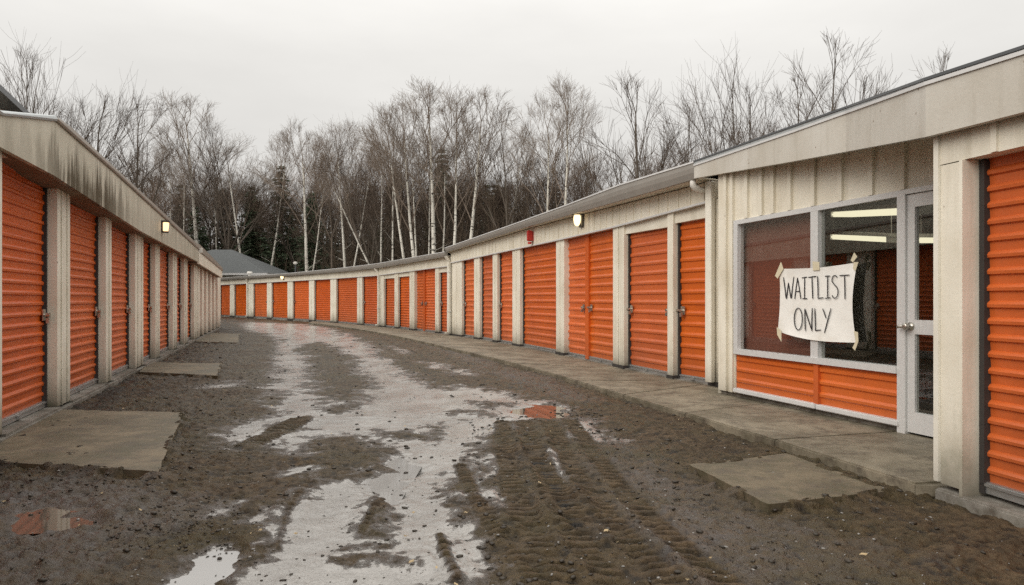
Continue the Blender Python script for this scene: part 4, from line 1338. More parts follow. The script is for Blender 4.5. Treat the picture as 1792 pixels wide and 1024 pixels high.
radii = [0.9]
while radii[-1] < 2.8: radii.append(radii[-1] * 1.02)
while radii[-1] < 9.5: radii.append(radii[-1] * 1.0023)
while radii[-1] < 75: radii.append(radii[-1] * 1.0046)
while radii[-1] < 900: radii.append(radii[-1] * 1.12)
ang = []
a = -math.pi
while a < math.pi - 1e-6:
    ang.append(a)
    d = abs(a)
    a += 0.0024 if d < 0.66 else (0.012 if d < 1.2 else 0.08)
R, A = np.meshgrid(np.array(radii), np.array(ang), indexing='ij')
GX, GY = R * np.sin(A), R * np.cos(A)
def ground_fields(x, y):
    r = np.hypot(x, y)
    nz = fbm(x * 1.3, y * 1.3, 3, 4)
    nm = fbm(x * 5.0, y * 5.0, 11, 4, 0.6)
    nf = fbm(x * 17.0, y * 17.0, 23, 3, 0.6)
    jit = (nm - 0.5) * 0.46 + (nz - 0.5) * 0.30 + (nf - 0.5) * 0.22 + 0.03
    k = np.clip(r / 8.0, 0.6, 1.3)
    x0_, y0_ = x, y
    x = x + 0.40 * (fbm(x0_ * 1.9, y0_ * 1.9, 41, 3) - 0.5) + 0.22 * (fbm(x0_ * 6.5, y0_ * 6.5, 47, 3) - 0.5)
    y = y + 0.55 * (fbm(x0_ * 1.9, y0_ * 1.9, 53, 3) - 0.5) + 0.30 * (fbm(x0_ * 6.5, y0_ * 6.5, 59, 3) - 0.5)
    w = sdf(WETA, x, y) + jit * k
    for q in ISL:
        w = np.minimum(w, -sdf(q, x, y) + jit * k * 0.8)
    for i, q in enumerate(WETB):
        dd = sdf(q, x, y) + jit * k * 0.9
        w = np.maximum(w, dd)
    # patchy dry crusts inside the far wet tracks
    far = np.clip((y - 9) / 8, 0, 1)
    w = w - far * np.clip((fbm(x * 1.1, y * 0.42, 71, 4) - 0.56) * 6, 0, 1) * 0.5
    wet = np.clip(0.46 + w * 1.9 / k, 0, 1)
    z = 0.028 + (nz - 0.5) * 0.045 + (nm - 0.5) * 0.050 * (1 - 0.8 * wet) + (nf - 0.5) * 0.046 * (1 - 0.85 * wet) + (fbm(x0_ * 38, y0_ * 38, 91, 2, 0.6) - 0.5) * 0.016 * (1 - 0.9 * wet)
    z = z - 0.022 * wet
    gloss = np.zeros_like(x)
    for q in GLOSS:
        gloss = np.maximum(gloss, np.clip(0.4 + (sdf(q, x, y) + jit * 1.2) * 1.6, 0, 1))
    xw_, yw_ = x, y
    x, y = x0_, y0_
    tone = np.zeros_like(x)
    tm = np.zeros_like(x)
    for path, hw, sp in TRK:
        d, sd, al = path_dist(path, x, y)
        m = np.clip((hw - d) / 0.05, 0, 1)
        tm = np.maximum(tm, m)
        edge_ = np.exp(-((d - hw - 0.03) / 0.05) ** 2) * (al > 0.02)
        lug = np.clip(np.sin(2 * math.pi * (al + 0.12 * sd + 0.02 * (nm - 0.5)) / sp) * 2.2 + 0.5 + 1.2 * (nf - 0.5), -1, 1)
        gap = np.clip(np.abs(sd) / 0.03, 0, 1)
        brk = np.clip((nm - 0.34) * 7, 0.3, 1)
        z = z * (1 - 0.75 * m) + 0.75 * m * 0.030
        z = z + m * (0.019 * lug * brk - 0.002) + edge_ * (0.030 * nm)
        wet = wet * (1 - 0.75 * m); gloss = gloss * (1 - m)
        tone = np.maximum(tone, m * np.clip(0.1 - lug, 0, 1) * np.clip(brk * 1.3, 0, 1))  # gaps between the lugs darkened in colour as painted shade
    pud = np.full(x.shape, -9.0)
    for q in PUD + PUDL:
        pud = np.maximum(pud, sdf(q, xw_, yw_) + jit * 0.3)
    pm = np.clip(0.5 + pud * 5, 0, 1)
    z = z * (1 - pm) + (-0.03) * pm
    wet = np.maximum(wet, 0.9 * pm)
    # shade painted into the mud's hollows, then dark chippings beside the left wall
    tone = np.maximum(tone, np.clip((0.45 - nf) * 4.0, 0, 0.8) * np.clip(1 - wet * 1.3, 0, 1) * (1 - tm))
    s = (x - LA.x) * LN.x + (y - LA.y) * LN.y
    lm = np.clip(1 - (s - 0.2) / 1.7, 0, 1)
    tone = np.maximum(tone, lm * 0.8 * np.clip((nm - 0.3) * 3, 0, 1))
    z = z + lm * (nf - 0.5) * 0.03
    wet = wet * (1 - 0.8 * lm) 
    # mud creeping over the rims of the concrete pads
    for pw_ in PADW:
        sd_ = sdf(pw_, x, y)
        rim = np.clip(1 - np.abs(sd_ - 0.01) / 0.09, 0, 1)
        z = np.where((rim > 0) & (nm + 0.35 * (nf - 0.5) > 0.53), np.maximum(z, 0.034 + 0.044 * rim * (0.45 + nf * 0.95) * np.where(sd_ > 0.06, 0.5, 1.0)), z)
        wet = np.where(rim > 0, wet * (1 - rim), wet)
    # a low shoulder of mud against the sidewalk
    out = np.clip((r - 60) / 40, 0, 1)
    z = z * (1 - out)
    wet = wet * (1 - out)
    return z, wet, tone, gloss
GZ, GW, GTn, GG = ground_fields(GX.ravel(), GY.ravel())
nr, na = R.shape
verts = np.column_stack([GX.ravel(), GY.ravel(), GZ])
ii = np.arange(nr * na).reshape(nr, na)
i0 = ii[:-1, :]; i1 = ii[1:, :]
quads = np.stack([i0, np.roll(i0, -1, axis=1), np.roll(i1, -1, axis=1), i1], axis=-1).reshape(-1, 4)[:, ::-1]
cz = len(verts)
verts = np.vstack([verts, [[0, 0, 0.02]]])
def mesh_np(name, verts, faces_list, mats, attrs=None, smooth=True):
    me = bpy.data.meshes.new(name)
    loops = np.concatenate([f.ravel() for f in faces_list]).astype(np.int32)
    tot = np.concatenate([np.full(len(f), f.shape[1]) for f in faces_list]).astype(np.int32)
    start = np.concatenate([[0], np.cumsum(tot)[:-1]]).astype(np.int32)
    me.vertices.add(len(verts)); me.vertices.foreach_set('co', np.ascontiguousarray(verts, dtype=np.float32).ravel())
    me.loops.add(len(loops)); me.loops.foreach_set('vertex_index', loops)
    me.polygons.add(len(tot)); me.polygons.foreach_set('loop_start', start); me.polygons.foreach_set('loop_total', tot)
    if smooth: me.polygons.foreach_set('use_smooth', np.ones(len(tot), dtype=bool))
    for k, v in (attrs or {}).items():
        at = me.attributes.new(k, 'FLOAT', 'POINT'); at.data.foreach_set('value', np.ascontiguousarray(v, dtype=np.float32))
    for m in mats: me.materials.append(MATS[m])
    me.update(); me.validate()
    return me
tri = np.stack([np.full(na, cz), np.roll(ii[0], -1), ii[0]], axis=-1)[:, ::-1]
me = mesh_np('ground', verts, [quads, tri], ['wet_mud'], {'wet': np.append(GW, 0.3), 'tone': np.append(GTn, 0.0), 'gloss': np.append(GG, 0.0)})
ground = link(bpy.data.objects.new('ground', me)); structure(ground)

PLAB = ['bright puddle at the near left of the tracks', 'pointed bright puddle in the middle of the near wet track', 'puddle mirroring an orange door near the right tyre marks', 'dark shallow puddle beside the near left concrete pad']
for q, lb in zip(PUD + PUDL, PLAB):
    c = sum(q, Vector((0, 0))) / len(q)
    bm = bmesh.new()
    bm.faces.new([bm.verts.new(v3(c + (p - c) * 1.45, -0.006)) for p in q])
    o = obj('puddle', bm, 'puddle_dark' if 'dark' in lb or 'mirror' in lb else 'puddle_water')
    o['kind'] = 'structure'; o['label'] = lb; o['category'] = 'puddle'

# loose clods, stones and leaves
rs = np.random.RandomState(5)
def gz(x, y):
    return ground_fields(np.array([x], dtype=float), np.array([y], dtype=float))
def on_pad(x, y):
    return False
def scatter(n, fn):
    pts = []
    while len(pts) < n:
        k = 4000
        r = 2.3 + 22 * rs.rand(k) ** 1.9
        a = (rs.rand(k) - 0.5) * 1.25
        x, y = r * np.sin(a), r * np.cos(a)
        z, w, t, g_ = ground_fields(x, y)
        for q in zip(x, y, z, w, t):
            p = Vector((q[0], q[1]))
            if (p - LA).dot(LN) < 0.25: continue
            if q[0] > 0.4 and q[1] > 3.5:
                ix = img_x(p); iy = HY + F * CAMZ / q[1]
                if iy < lerp(EDGE[::-1], ix) + 10 and ix < 1605: continue
                if ix >= 1605 and (p - FA).dot(FN) < 0.2: continue
            if fn(q): pts.append(q)
            if len(pts) >= n: break
    return pts
ICO_V = None
def blob_mesh(name, pts, size_fn, mat, flat=0.6):
    bm0 = bmesh.new(); bmesh.ops.create_icosphere(bm0, subdivisions=1, radius=1.0)
    bv = np.array([v.co[:] for v in bm0.verts]); bf = np.array([[v.index for v in f.verts] for f in bm0.faces]); bm0.free()
    V, Fc = [], []
    for i, q in enumerate(pts):
        s = size_fn(q)
        v = bv * (1 + 0.5 * (rs.rand(len(bv), 1) - 0.5))
        an = rs.rand() * 6.28
        e = 0.7 + 0.9 * rs.rand()
        v = v * np.array([s * e, s / e, s * flat])
        c, sn = math.cos(an), math.sin(an)
        v = np.column_stack([v[:, 0] * c - v[:, 1] * sn, v[:, 0] * sn + v[:, 1] * c, v[:, 2]])
        V.append(v + np.array([q[0], q[1], max(q[2], -0.004) + s * flat * 0.35])); Fc.append(bf + i * len(bv))
    return mesh_np(name, np.vstack(V), [np.vstack(Fc)], [mat], smooth=False)
tr_main = TRK[1][0]
def clod_ok(q):
    x, y = np.array([q[0]]), np.array([q[1]])
    d = min(float(path_dist(p, x, y)[0][0]) for p, w, s in TRK[:3])
    return rs.rand() < (0.9 if 0.1 < d < 0.55 else (0.22 if q[3] > 0.5 else 0.35))
me = blob_mesh('mud_clods', scatter(3600, clod_ok), lambda q: 0.005 + 0.019 * rs.rand() ** 3.2 * (0.7 + q[1] * 0.05), 'clod_mud', 0.5)
o = link(bpy.data.objects.new('mud_clods', me)); o['kind'] = 'stuff'; o['label'] = 'small dark clods of mud scattered over the yard'; o['category'] = 'mud clods'
# knobbly churned ridges near the end of the tyre marks
me = blob_mesh('churned_mud', [(p.x + rs.randn() * 0.14, p.y + rs.randn() * 0.20, 0.02, 0, 0) for p in
        [plan(300 + a / 1.792 , 540 + b / 1.7913, 0.0) for a, b in [(1262, 338), (1290, 330), (1150, 360), (1270, 400), (1330, 405), (1290, 440), (1360, 480), (1400, 500), (1000, 400), (1060, 380), (975, 470), (1180, 400), (1100, 372)]] for _ in range(26)],
        lambda q: 0.007 + 0.020 * rs.rand() ** 2.5, 'clod_mud', 0.6)
o = link(bpy.data.objects.new('churned_mud', me)); o['kind'] = 'stuff'; o['label'] = 'churned lumps of mud along the tyre marks and puddle rims'; o['category'] = 'churned mud'
me = blob_mesh('gravel', scatter(900, lambda q: rs.rand() < (0.8 if q[3] < 0.5 else 0.15)), lambda q: 0.004 + 0.008 * rs.rand() ** 2, 'stone_grey')
o = link(bpy.data.objects.new('gravel', me)); o['kind'] = 'stuff'; o['label'] = 'small pale stones scattered in the mud'; o['category'] = 'gravel'
me = blob_mesh('stone_chippings', [q for q in scatter(3200, lambda q: 0.25 < (Vector((q[0], q[1])) - LA).dot(LN) < 2.2 and vnoise(np.array([q[0] * 1.1]), np.array([q[1] * 1.1]), 5)[0] > 0.52)], lambda q: 0.004 + 0.010 * rs.rand() ** 3, 'clod_mud', 0.5)
o = link(bpy.data.objects.new('stone_chippings', me)); o['kind'] = 'stuff'; o['label'] = 'dark stone chippings beside the left row'; o['category'] = 'chippings'
V, Fc = [], []
for i, q in enumerate(scatter(90, lambda q: rs.rand() < 0.5)):
    l, w = 0.009 + 0.015 * rs.rand(), 0.004 + 0.006 * rs.rand()
    an = rs.rand() * 6.28; c, s = math.cos(an), math.sin(an)
    base = np.array([(-l, 0, 0.004), (-l * 0.3, w, 0.012), (l * 0.5, w * 0.8, 0.006), (l, 0, 0.014), (l * 0.5, -w * 0.8, 0.004), (-l * 0.3, -w, 0.008)])
    V.append(np.column_stack([base[:, 0] * c - base[:, 1] * s + q[0], base[:, 0] * s + base[:, 1] * c + q[1], base[:, 2] + max(q[2], 0) + 0.008])); Fc.append(np.arange(6) + 6 * i)
me = mesh_np('fallen_leaves', np.vstack(V), [np.array(Fc)], ['leaf_tan'], smooth=False)
o = link(bpy.data.objects.new('fallen_leaves', me)); o['kind'] = 'stuff'; o['label'] = 'tan fallen leaves scattered on the mud'; o['category'] = 'fallen leaves'
# tuft of dead grass at the end of the sidewalk
tp = plan(1631, 856, 0.03)
bm = bmesh.new()
for k in range(60):
    b = v3(tp, 0.02) + Vector((rnd.uniform(-0.07, 0.07), rnd.uniform(-0.05, 0.05), 0))
    d = Vector((rnd.uniform(-0.11, 0.11), rnd.uniform(-0.11, 0.11), rnd.uniform(0.02, 0.10)))
    s = d.cross(Vector((0, 0, 1))).normalized() * 0.003
    bm.faces.new([bm.verts.new(b - s), bm.verts.new(b + s), bm.verts.new(b + d)])
o = obj('grass_tuft', bm, 'dry_grass'); tag(o, 'small tuft of dead brown grass at the near end of the sidewalk', 'grass tuft')

# ------------------------------------------------------------------ houses and lamp post behind the rows
hz_ = 62.0
def hp(x, y, d=hz_): return Vector(((x - CX) / F * d, d, height(y, d)))
house = thing('house', 'house with a grey shingled hip roof behind the far storage row', 'house', (-24, 64, 0))
e1 = hp(467, 477.5)
w_ = 9.0
bm = bmesh.new()
xr, xl, y0, y1, ze, zr = e1.x, e1.x - 11.0, hz_, hz_ + w_, e1.z, height(440, hz_ + w_ / 2) + 0.15
rA, rB = Vector((xr - 4.6, (y0 + y1) / 2, zr)), Vector((xl + 4.6, (y0 + y1) / 2, zr))
c = [Vector((xl, y0, ze)), Vector((xr, y0, ze)), Vector((xr, y1, ze)), Vector((xl, y1, ze))]
vs = [bm.verts.new(p) for p in c + [rA, rB]]
for f in ((0, 1, 4, 5), (1, 2, 4), (2, 3, 5, 4), (3, 0, 5), (3, 2, 1, 0)): bm.faces.new([vs[k] for k in f])
obj('roof', bm, 'shingle_grey', house)
bm = bmesh.new()
box(bm, ((xl + xr) / 2, (y0 + y1) / 2, (ze - 0.13) / 2), (10.0, w_ - 1.0, ze - 0.13))
obj('wall', bm, 'house_siding', house)
bm = bmesh.new()
box(bm, ((xl + xr) / 2, y0 + 0.02, ze - 0.10), (11.05, 0.06, 0.18)); box(bm, (xr + 0.0, (y0 + y1) / 2, ze - 0.10), (0.06, w_, 0.18))
obj('fascia', bm, 'gutter_lip', house)
for xa, xb in ((386, 405), (425, 445)):
    a, b = hp(xa, 478), hp(xb, 488)
    bm = bmesh.new(); box(bm, ((a.x + b.x) / 2, y0 + 0.47, ze - 0.9), (b.x - a.x, 0.08, 1.1)); win = obj('window', bm, 'gutter_lip', house)
    bm = bmesh.new(); box(bm, ((a.x + b.x) / 2, y0 + 0.425, ze - 0.9), (b.x - a.x - 0.14, 0.02, 0.96)); obj('pane', bm, 'house_window', win)

gab = thing('house', 'tall cream house with a dark roof edge behind the near left storage row', 'house', (-24, 24, 0))
gc = Vector(((51 - CX) / F * 28, 28.0)); gz_ = height(196.5, 28)
gt = Vector((0.389, -1.0)).normalized(); gn = Vector((-gt.y, gt.x))        # along the eave towards the camera; out of the wall
if gn.x < 0: gn = -gn
c4 = [gc, gc + gt * 12, gc + gt * 12 - gn * 9, gc - gn * 9]
bm = bmesh.new()
vs = [bm.verts.new(v3(p, gz_ - 0.02)) for p in c4]
r1, r2 = bm.verts.new(v3(gc + gt * 4 - gn * 4.5, gz_ + 0.7)), bm.verts.new(v3(gc + gt * 8 - gn * 4.5, gz_ + 0.7))
for f in ((vs[0], vs[1], r2, r1), (vs[1], vs[2], r2), (vs[2], vs[3], r1, r2), (vs[3], vs[0], r1), vs): bm.faces.new(f)
obj('roof', bm, 'shingle_dark', gab)
bm = bmesh.new()
strip(bm, [[v3(p + o * 0.03, gz_ - 0.23), v3(p + o * 0.03, gz_ - 0.024), v3(p - o * 0.05, gz_ - 0.024), v3(p - o * 0.6, gz_ - 0.23)] for p, o in ((c4[3], -gt), (c4[0], (gn - gt)), (c4[1], gn))], True)
obj('eave_board', bm, 'dark_edge', gab)
bm = bmesh.new()
q = [gc - gn * 0.6 + gt * 0.6, gc - gn * 0.6 + gt * 11.4, gc - gn * 8.4 + gt * 11.4, gc - gn * 8.4 + gt * 0.6]
hexa(bm, [v3(p, 0) for p in q], [v3(p, gz_ - 0.232) for p in q])
obj('wall', bm, 'house_siding', gab)
# slim post with a white head behind the far row
post = thing('lamp_post', 'slim post with a white head standing behind the far storage row', 'lamp post', (hp(517, 480, 60).x, 60, 0))
t0 = hp(517, 463, 60)
bm = bmesh.new(); tube(bm, [Vector((t0.x, 60, 0)), t0], [0.06, 0.05], 8); obj('pole', bm, 'dark_edge', post)
bm = bmesh.new(); box(bm, t0 + Vector((0, 0, 0.12)), (0.30, 0.3, 0.22)); bmesh.ops.bevel(bm, geom=bm.edges[:], offset=0.05, segments=2, affect='EDGES'); obj('lamp_head', bm, 'pvc_white', post)

# ------------------------------------------------------------------ TREES
class Segs:
    def __init__(s): s.a, s.b, s.r0, s.r1 = [], [], [], []
    def add(s, a, b, r0, r1): s.a.append(a); s.b.append(b); s.r0.append(r0); s.r1.append(r1)
    def mesh(s, name, mat, sides):
        A_, B_ = np.array(s.a), np.array(s.b); r0, r1 = np.array(s.r0)[:, None], np.array(s.r1)[:, None]
        D = B_ - A_; D /= np.linalg.norm(D, axis=1)[:, None] + 1e-9
        ref = np.where(np.abs(D[:, 2:3]) > 0.9, np.array([[1.0, 0, 0]]), np.array([[0, 0, 1.0]]))
        U = np.cross(D, ref); U /= np.linalg.norm(U, axis=1)[:, None] + 1e-9
        W = np.cross(D, U)
        n = len(A_); V = np.zeros((n, 2 * sides, 3))
        for k in range(sides):
            c, sn = math.cos(2 * math.pi * k / sides), math.sin(2 * math.pi * k / sides)
            o = U * c + W * sn
            V[:, k] = A_ + o * r0; V[:, sides + k] = B_ + o * r1
        base = (np.arange(n) * 2 * sides)[:, None]
        fs = [np.column_stack([base + k, base + (k + 1) % sides, base + sides + (k + 1) % sides, base + sides + k]) for k in range(sides)]
        return mesh_np(name, V.reshape(-1, 3), [np.vstack(fs)], [mat])
def nrm(v):
    return v / (np.linalg.norm(v) + 1e-9)
def grow_tree(seed, H=14.0, r0=0.15, kind='vase', fork=0.36, nlimb=5, spread=30, depth=7, ratio=0.80, wander=0.016, split=(13, 24), tip=0.0042, side=0.5, wood_min=0.022):
    r = np.random.RandomState(seed)
    wood, twig = Segs(), Segs()
    zmax = [0.0]
    def turn(d, deg):
        v = nrm(np.cross(d, r.randn(3))); t = math.radians(deg)
        return nrm(d * math.cos(t) + v * math.sin(t))
    def limb(p, d, ln, rad, k):
        """one internode, then a fork"""
        q = p
        for i in range(2):
            d = nrm(d + r.randn(3) * 0.035 + np.array([0, 0, 0.03]))
            q2 = q + d * ln * 0.5
            (wood if rad > wood_min else twig).add(q, q2 + d * ln * 0.01, max(rad * (1 - 0.12 * i), tip), max(rad * (0.88 - 0.12 * i), tip))
            if k <= depth - 2 and r.rand() < side:                      # side twig
                dd = turn(d, r.uniform(28, 52)); e = q2 + dd * ln * r.uniform(0.5, 1.0)
                e2 = e + nrm(dd + np.array([0, 0, 0.25])) * ln * r.uniform(0.4, 0.8)
                twig.add(q2, e, max(rad * 0.3, tip), tip); twig.add(e, e2, tip, tip * 0.7)
                if k > 2:
                    for _ in range(2):
                        d3 = turn(dd, r.uniform(20, 40)); twig.add(e, e + d3 * ln * r.uniform(0.4, 0.8), tip, tip * 0.7)
            q = q2
        zmax[0] = max(zmax[0], q[2])
        if k <= 0:
            return
        m = 3 if r.rand() < 0.22 else 2
        for j in range(m):
            big = 0.72 if j == 0 else 0.62
            limb(q, turn(d, r.uniform(*split) * (0.55 if j == 0 else 1.15)), ln * ratio * r.uniform(0.82, 1.12), rad * big * r.uniform(0.9, 1.1), k - 1)
    n = 14
    p = np.zeros(3); d = np.array([0, 0, 1.0])
    pts, rads = [p], [r0 * 1.25]
    top = fork if kind == 'vase' else 0.80
    for i in range(n):
        d = nrm(d + np.append(r.randn(2) * wander, 0) + np.array([0, 0, 0.08]))
        p = p + d * H * top / n
        t = (i + 1) / n
        pts.append(p); rads.append(r0 * (1 - (0.28 if kind == 'vase' else 0.72) * t ** 1.1))
    for i in range(n):
        wood.add(pts[i], pts[i + 1] + (pts[i + 1] - pts[i]) * 0.01, rads[i], rads[i + 1])
    az = r.rand() * 6.28
    geo_sum = (1 - ratio ** (depth + 1)) / (1 - ratio)
    if kind == 'vase':
        for j in range(nlimb):
            az += 6.28 / nlimb + r.randn() * 0.3
            ta = math.radians(spread * (0.35 if j == 0 else r.uniform(0.65, 1.15)))
            dd = np.array([math.cos(az) * math.sin(ta), math.sin(az) * math.sin(ta), math.cos(ta)])
            st = pts[-1] if j < 3 else pts[-1 - r.randint(1, 4)]
            limb(st, dd, H * (1 - top) / geo_sum * r.uniform(0.95, 1.15), r0 * r.uniform(0.38, 0.55), depth)
    else:
        lo = fork
        for j in range(nlimb):
            f = lo + (1 - lo) * (j + r.rand() * 0.6) / nlimb
            idx = min(n - 1, int(f * n)); st = pts[idx] + (pts[idx + 1] - pts[idx]) * (f * n - idx)
            az += 2.4 + r.randn() * 0.35
            ta = math.radians(spread * r.uniform(0.75, 1.25))
            dd = np.array([math.cos(az) * math.sin(ta), math.sin(az) * math.sin(ta), math.cos(ta)])
            room = H * (1.0 - top * f * 0.92) * (0.66 if f < 0.75 else 0.8)
            limb(st, dd, room / geo_sum, rads[idx] * r.uniform(0.38, 0.55) + 0.004, depth)
        limb(pts[-1], np.array([0.0, 0.0, 1.0]), H * 0.2 / geo_sum, rads[-1], depth)
        for j in range(4):                                              # dead stubs low on the stem
            az += 2.4; i = r.randint(3, max(4, int(lo * n)))
            dd = nrm(np.array([math.cos(az), math.sin(az), r.uniform(0.2, 0.9)])); e = pts[i] + dd * H * r.uniform(0.04, 0.10)
            wood.add(pts[i], e, 0.014, 0.006); twig.add(e, e + nrm(dd + r.randn(3) * 0.3) * H * 0.03, 0.006, 0.004)
    return wood, twig, zmax[0]
def grow_conifer(seed, H=11.0):
    r = np.random.RandomState(seed)
    wood = Segs(); wood.add(np.zeros(3), np.array([0, 0, H]), 0.16, 0.02)
    V, Fc = [], []
    k = 0
    z = H * 0.10
    while z < H * 0.99:
        t = z / H
        R_ = (1 - t) ** 0.8 * H * 0.21 * r.uniform(0.65, 1.15) + 0.1
        nb = int(5 + 5 * (1 - t))
        a0 = r.rand() * 6.28
        for b in range(nb):
            az = a0 + b * 6.28 / nb + r.randn() * 0.25
            ln = R_ * r.uniform(0.55, 1.15)
            d = np.array([math.cos(az), math.sin(az), r.uniform(-0.35, 0.12)])
            side = np.array([-math.sin(az), math.cos(az), 0])
            m = int(6 + ln * 7)
            for j in range(m):
                s = (j + r.rand()) / m
                c = np.array([0, 0, z]) + d * ln * s
                for _ in range(2):
                    o = side * r.uniform(-1, 1) * 0.32 * ln * (1.05 - s) + np.array([0, 0, r.uniform(-0.15, 0.05)])
                    u = nrm(d + side * r.uniform(-0.9, 0.9) + np.array([0, 0, r.uniform(-0.5, 0.1)])) * r.uniform(0.16, 0.34)
                    w = nrm(np.cross(u, r.randn(3))) * r.uniform(0.035, 0.08)
                    V += [c + o - w, c + o + w, c + o + u]; Fc.append((k, k + 1, k + 2)); k += 3
        z += H * 0.026 * r.uniform(0.7, 1.3)
    return wood, np.array(V), np.array(Fc)

PROTO = {'birch': [], 'dark': [], 'grey': [], 'open': [], 'conifer': []}
for s_ in range(5):
    w, t, zm = grow_tree(100 + s_, 14, 0.125, 'stem', [0.52, 0.46, 0.58, 0.50, 0.62][s_], [8, 9, 7, 8, 6][s_], [27, 30, 21, 25, 22][s_], 5, 0.80, wood_min=0.05)
    PROTO['birch'].append((w.mesh('birch_trunk', 'birch_bark', 6), t.mesh('birch_crown', 'twig_pale', 3), zm))
for s_ in range(4):
    w, t, zm = grow_tree(200 + s_, 14, [0.20, 0.16, 0.2, 0.15][s_], 'vase', [0.36, 0.30, 0.40, 0.46][s_], [6, 5, 6, 5][s_], [36, 30, 40, 26][s_], 7, 0.82)
    PROTO['dark'].append((w.mesh('bare_trunk', 'bark_dark', 6), t.mesh('bare_crown', 'twig_dark', 3), zm))
for s_ in range(4):
    w, t, zm = grow_tree(300 + s_, 14, [0.12, 0.10, 0.13, 0.10][s_], ['stem', 'vase', 'stem', 'vase'][s_], [0.42, 0.44, 0.5, 0.5][s_], [8, 4, 8, 5][s_], [30, 24, 34, 28][s_], [5, 6, 5, 6][s_], 0.80, side=0.34)
    PROTO['grey'].append((w.mesh('grey_trunk', 'bark_grey', 5), t.mesh('grey_crown', 'twig_brown', 3), zm))
for s_ in range(4):
    w, t, zm = grow_tree(500 + s_, 14, [0.17, 0.15, 0.16, 0.13][s_], ['stem', 'vase', 'stem', 'stem'][s_], [0.26, 0.24, 0.34, 0.22][s_], [10, 5, 9, 8][s_], [30, 30, 34, 26][s_], [4, 5, 4, 4][s_], [0.86, 0.86, 0.86, 0.84][s_], split=(12, 22), side=0.36, tip=0.0062)
    PROTO['open'].append((w.mesh('bare_trunk', 'bark_dark', 6), t.mesh('bare_crown', 'twig_dark', 3), zm))
for s_ in range(3):
    w, V_, F_ = grow_conifer(400 + s_)
    PROTO['conifer'].append((w.mesh('conifer_trunk', 'bark_dark', 6), mesh_np('conifer_crown', V_, [F_], ['needle_green'], smooth=False), 11.0))
NAMES = {'birch': ('birch_tree', 'birch tree'), 'dark': ('bare_tree', 'bare tree'), 'grey': ('bare_tree', 'bare tree'), 'open': ('bare_tree', 'bare tree'), 'conifer': ('conifer_tree', 'conifer')}
def plant(kind, proto, x, y, h, lean=0.0, rot=0.0, wide=1.0, label='', group=None):
    nm, cat = NAMES[kind]
    tm, cm, H = PROTO[kind][proto % len(PROTO[kind])]
    t = thing(nm, label, cat, (x, y, -0.05), group)
    s = h / H
    t.scale = (s * wide, s * wide, s)
    t.rotation_euler = (Matrix.Rotation(lean, 4, 'Y') @ Matrix.Rotation(rot, 4, 'Z')).to_euler()
    a = link(bpy.data.objects.new('trunk', tm), t)
    b = link(bpy.data.objects.new('crown', cm), t)
    return t
DMIN = [(-400, 42), (230, 45), (345, 76), (470, 75), (560, 62), (700, 52), (850, 42), (1700, 28)]
def hero(kind, proto, xb, xt, yt, d, label, wide=1.0, rot=None):
    """xb: photo column of the foot, (xt, yt): tip, d: distance"""
    d = max(d, lerp(DMIN, xb)) + (7 if kind == 'conifer' else 0)
    yb = HY + F * CAMZ / d
    lean = math.atan2(xt - xb, yb - yt)
    ln = math.hypot(xt - xb, yb - yt) / F * d
    plant(kind, proto, (xb - CX) / F * d, d, ln, lean, rnd.uniform(0, 6.28) if rot is None else rot, wide, label, 'trees behind the storage rows')

hero('birch', 0, 355, 320, 170, 47, 'tall birch with wide pale crown rising over the step in the left row roof', 1.25)
hero('birch', 2, 384, 373, 300, 50, 'slim short birch just left of the grey hip roof ridge', 0.8)
hero('birch', 3, 434, 398, 255, 52, 'thin birch leaning left above the grey hip roof')
hero('birch', 2, 462, 500, 235, 54, 'birch leaning right beside the right end of the hip roof', 0.9)
hero('birch', 1, 536, 526, 208, 52, 'tall straight white birch with forked crown behind the white headed post', 1.2)
hero('birch', 2, 537, 568, 270, 56, 'thin birch leaning right beside the forked tall birch', 0.8)
hero('birch', 4, 607, 594, 212, 52, 'straight birch left of the strongly leaning birch', 1.0)
hero('birch', 2, 606, 650, 250, 55, 'slender birch leaning right behind the leaning birch', 0.8)
hero('birch', 3, 690, 560, 270, 50, 'strongly left leaning birch crossing its neighbours', 0.75)
hero('birch', 4, 667, 664, 240, 54, 'thin upright birch just right of the strongly leaning birch', 0.8)
hero('birch', 2, 684, 692, 215, 53, 'birch with dark bands midway along the pale birch group', 0.8)
hero('birch', 0, 722, 668, 190, 50, 'pale birch with feathery top at the left of the tallest clump', 1.0)
hero('birch', 1, 736, 696, 172, 49, 'thick leaning birch stem in the tallest clump', 1.1)
hero('birch', 4, 735, 715, 240, 51, 'second close stem of the tallest clump behind the thick one', 0.8)
hero('birch', 0, 760, 757, 143, 49, 'tallest birch with full rounded crown above the far row downspout', 1.35)
hero('birch', 2, 751, 748, 260, 52, 'thin birch just left of the tallest birch', 0.8)
hero('birch', 3, 771, 781, 235, 50, 'birch just right of the tallest birch', 0.8)
hero('birch', 1, 788, 806, 165, 48, 'tall birch above the step where the middle row roof begins', 1.1)
hero('birch', 0, 810, 850, 156, 48, 'right leaning birch above the left end of the middle row roof', 1.15)
hero('birch', 2, 872, 915, 215, 52, 'thin right leaning birch above the middle row roof', 0.8)
hero('birch', 1, 957, 948, 160, 44, 'pale birch rising above the red alarm box', 1.0)
hero('birch', 4, 985, 990, 138, 43, 'tall slim birch right of the red alarm box', 1.05)
hero('birch', 2, 283, 276, 265, 50, 'thin birch above the lit lamp on the left row', 0.7)
hero('birch', 4, 301, 292, 250, 50, 'short thin birch between the left lamp and the roof step', 0.7)
hero('birch', 2, 318, 322, 265, 50, 'short thin birch left of the wide pale crowned birch', 0.7)
hero('dark', 0, 402, 408, 200, 50, 'big dark spreading tree with rounded crown above the hip roof', 1.0)
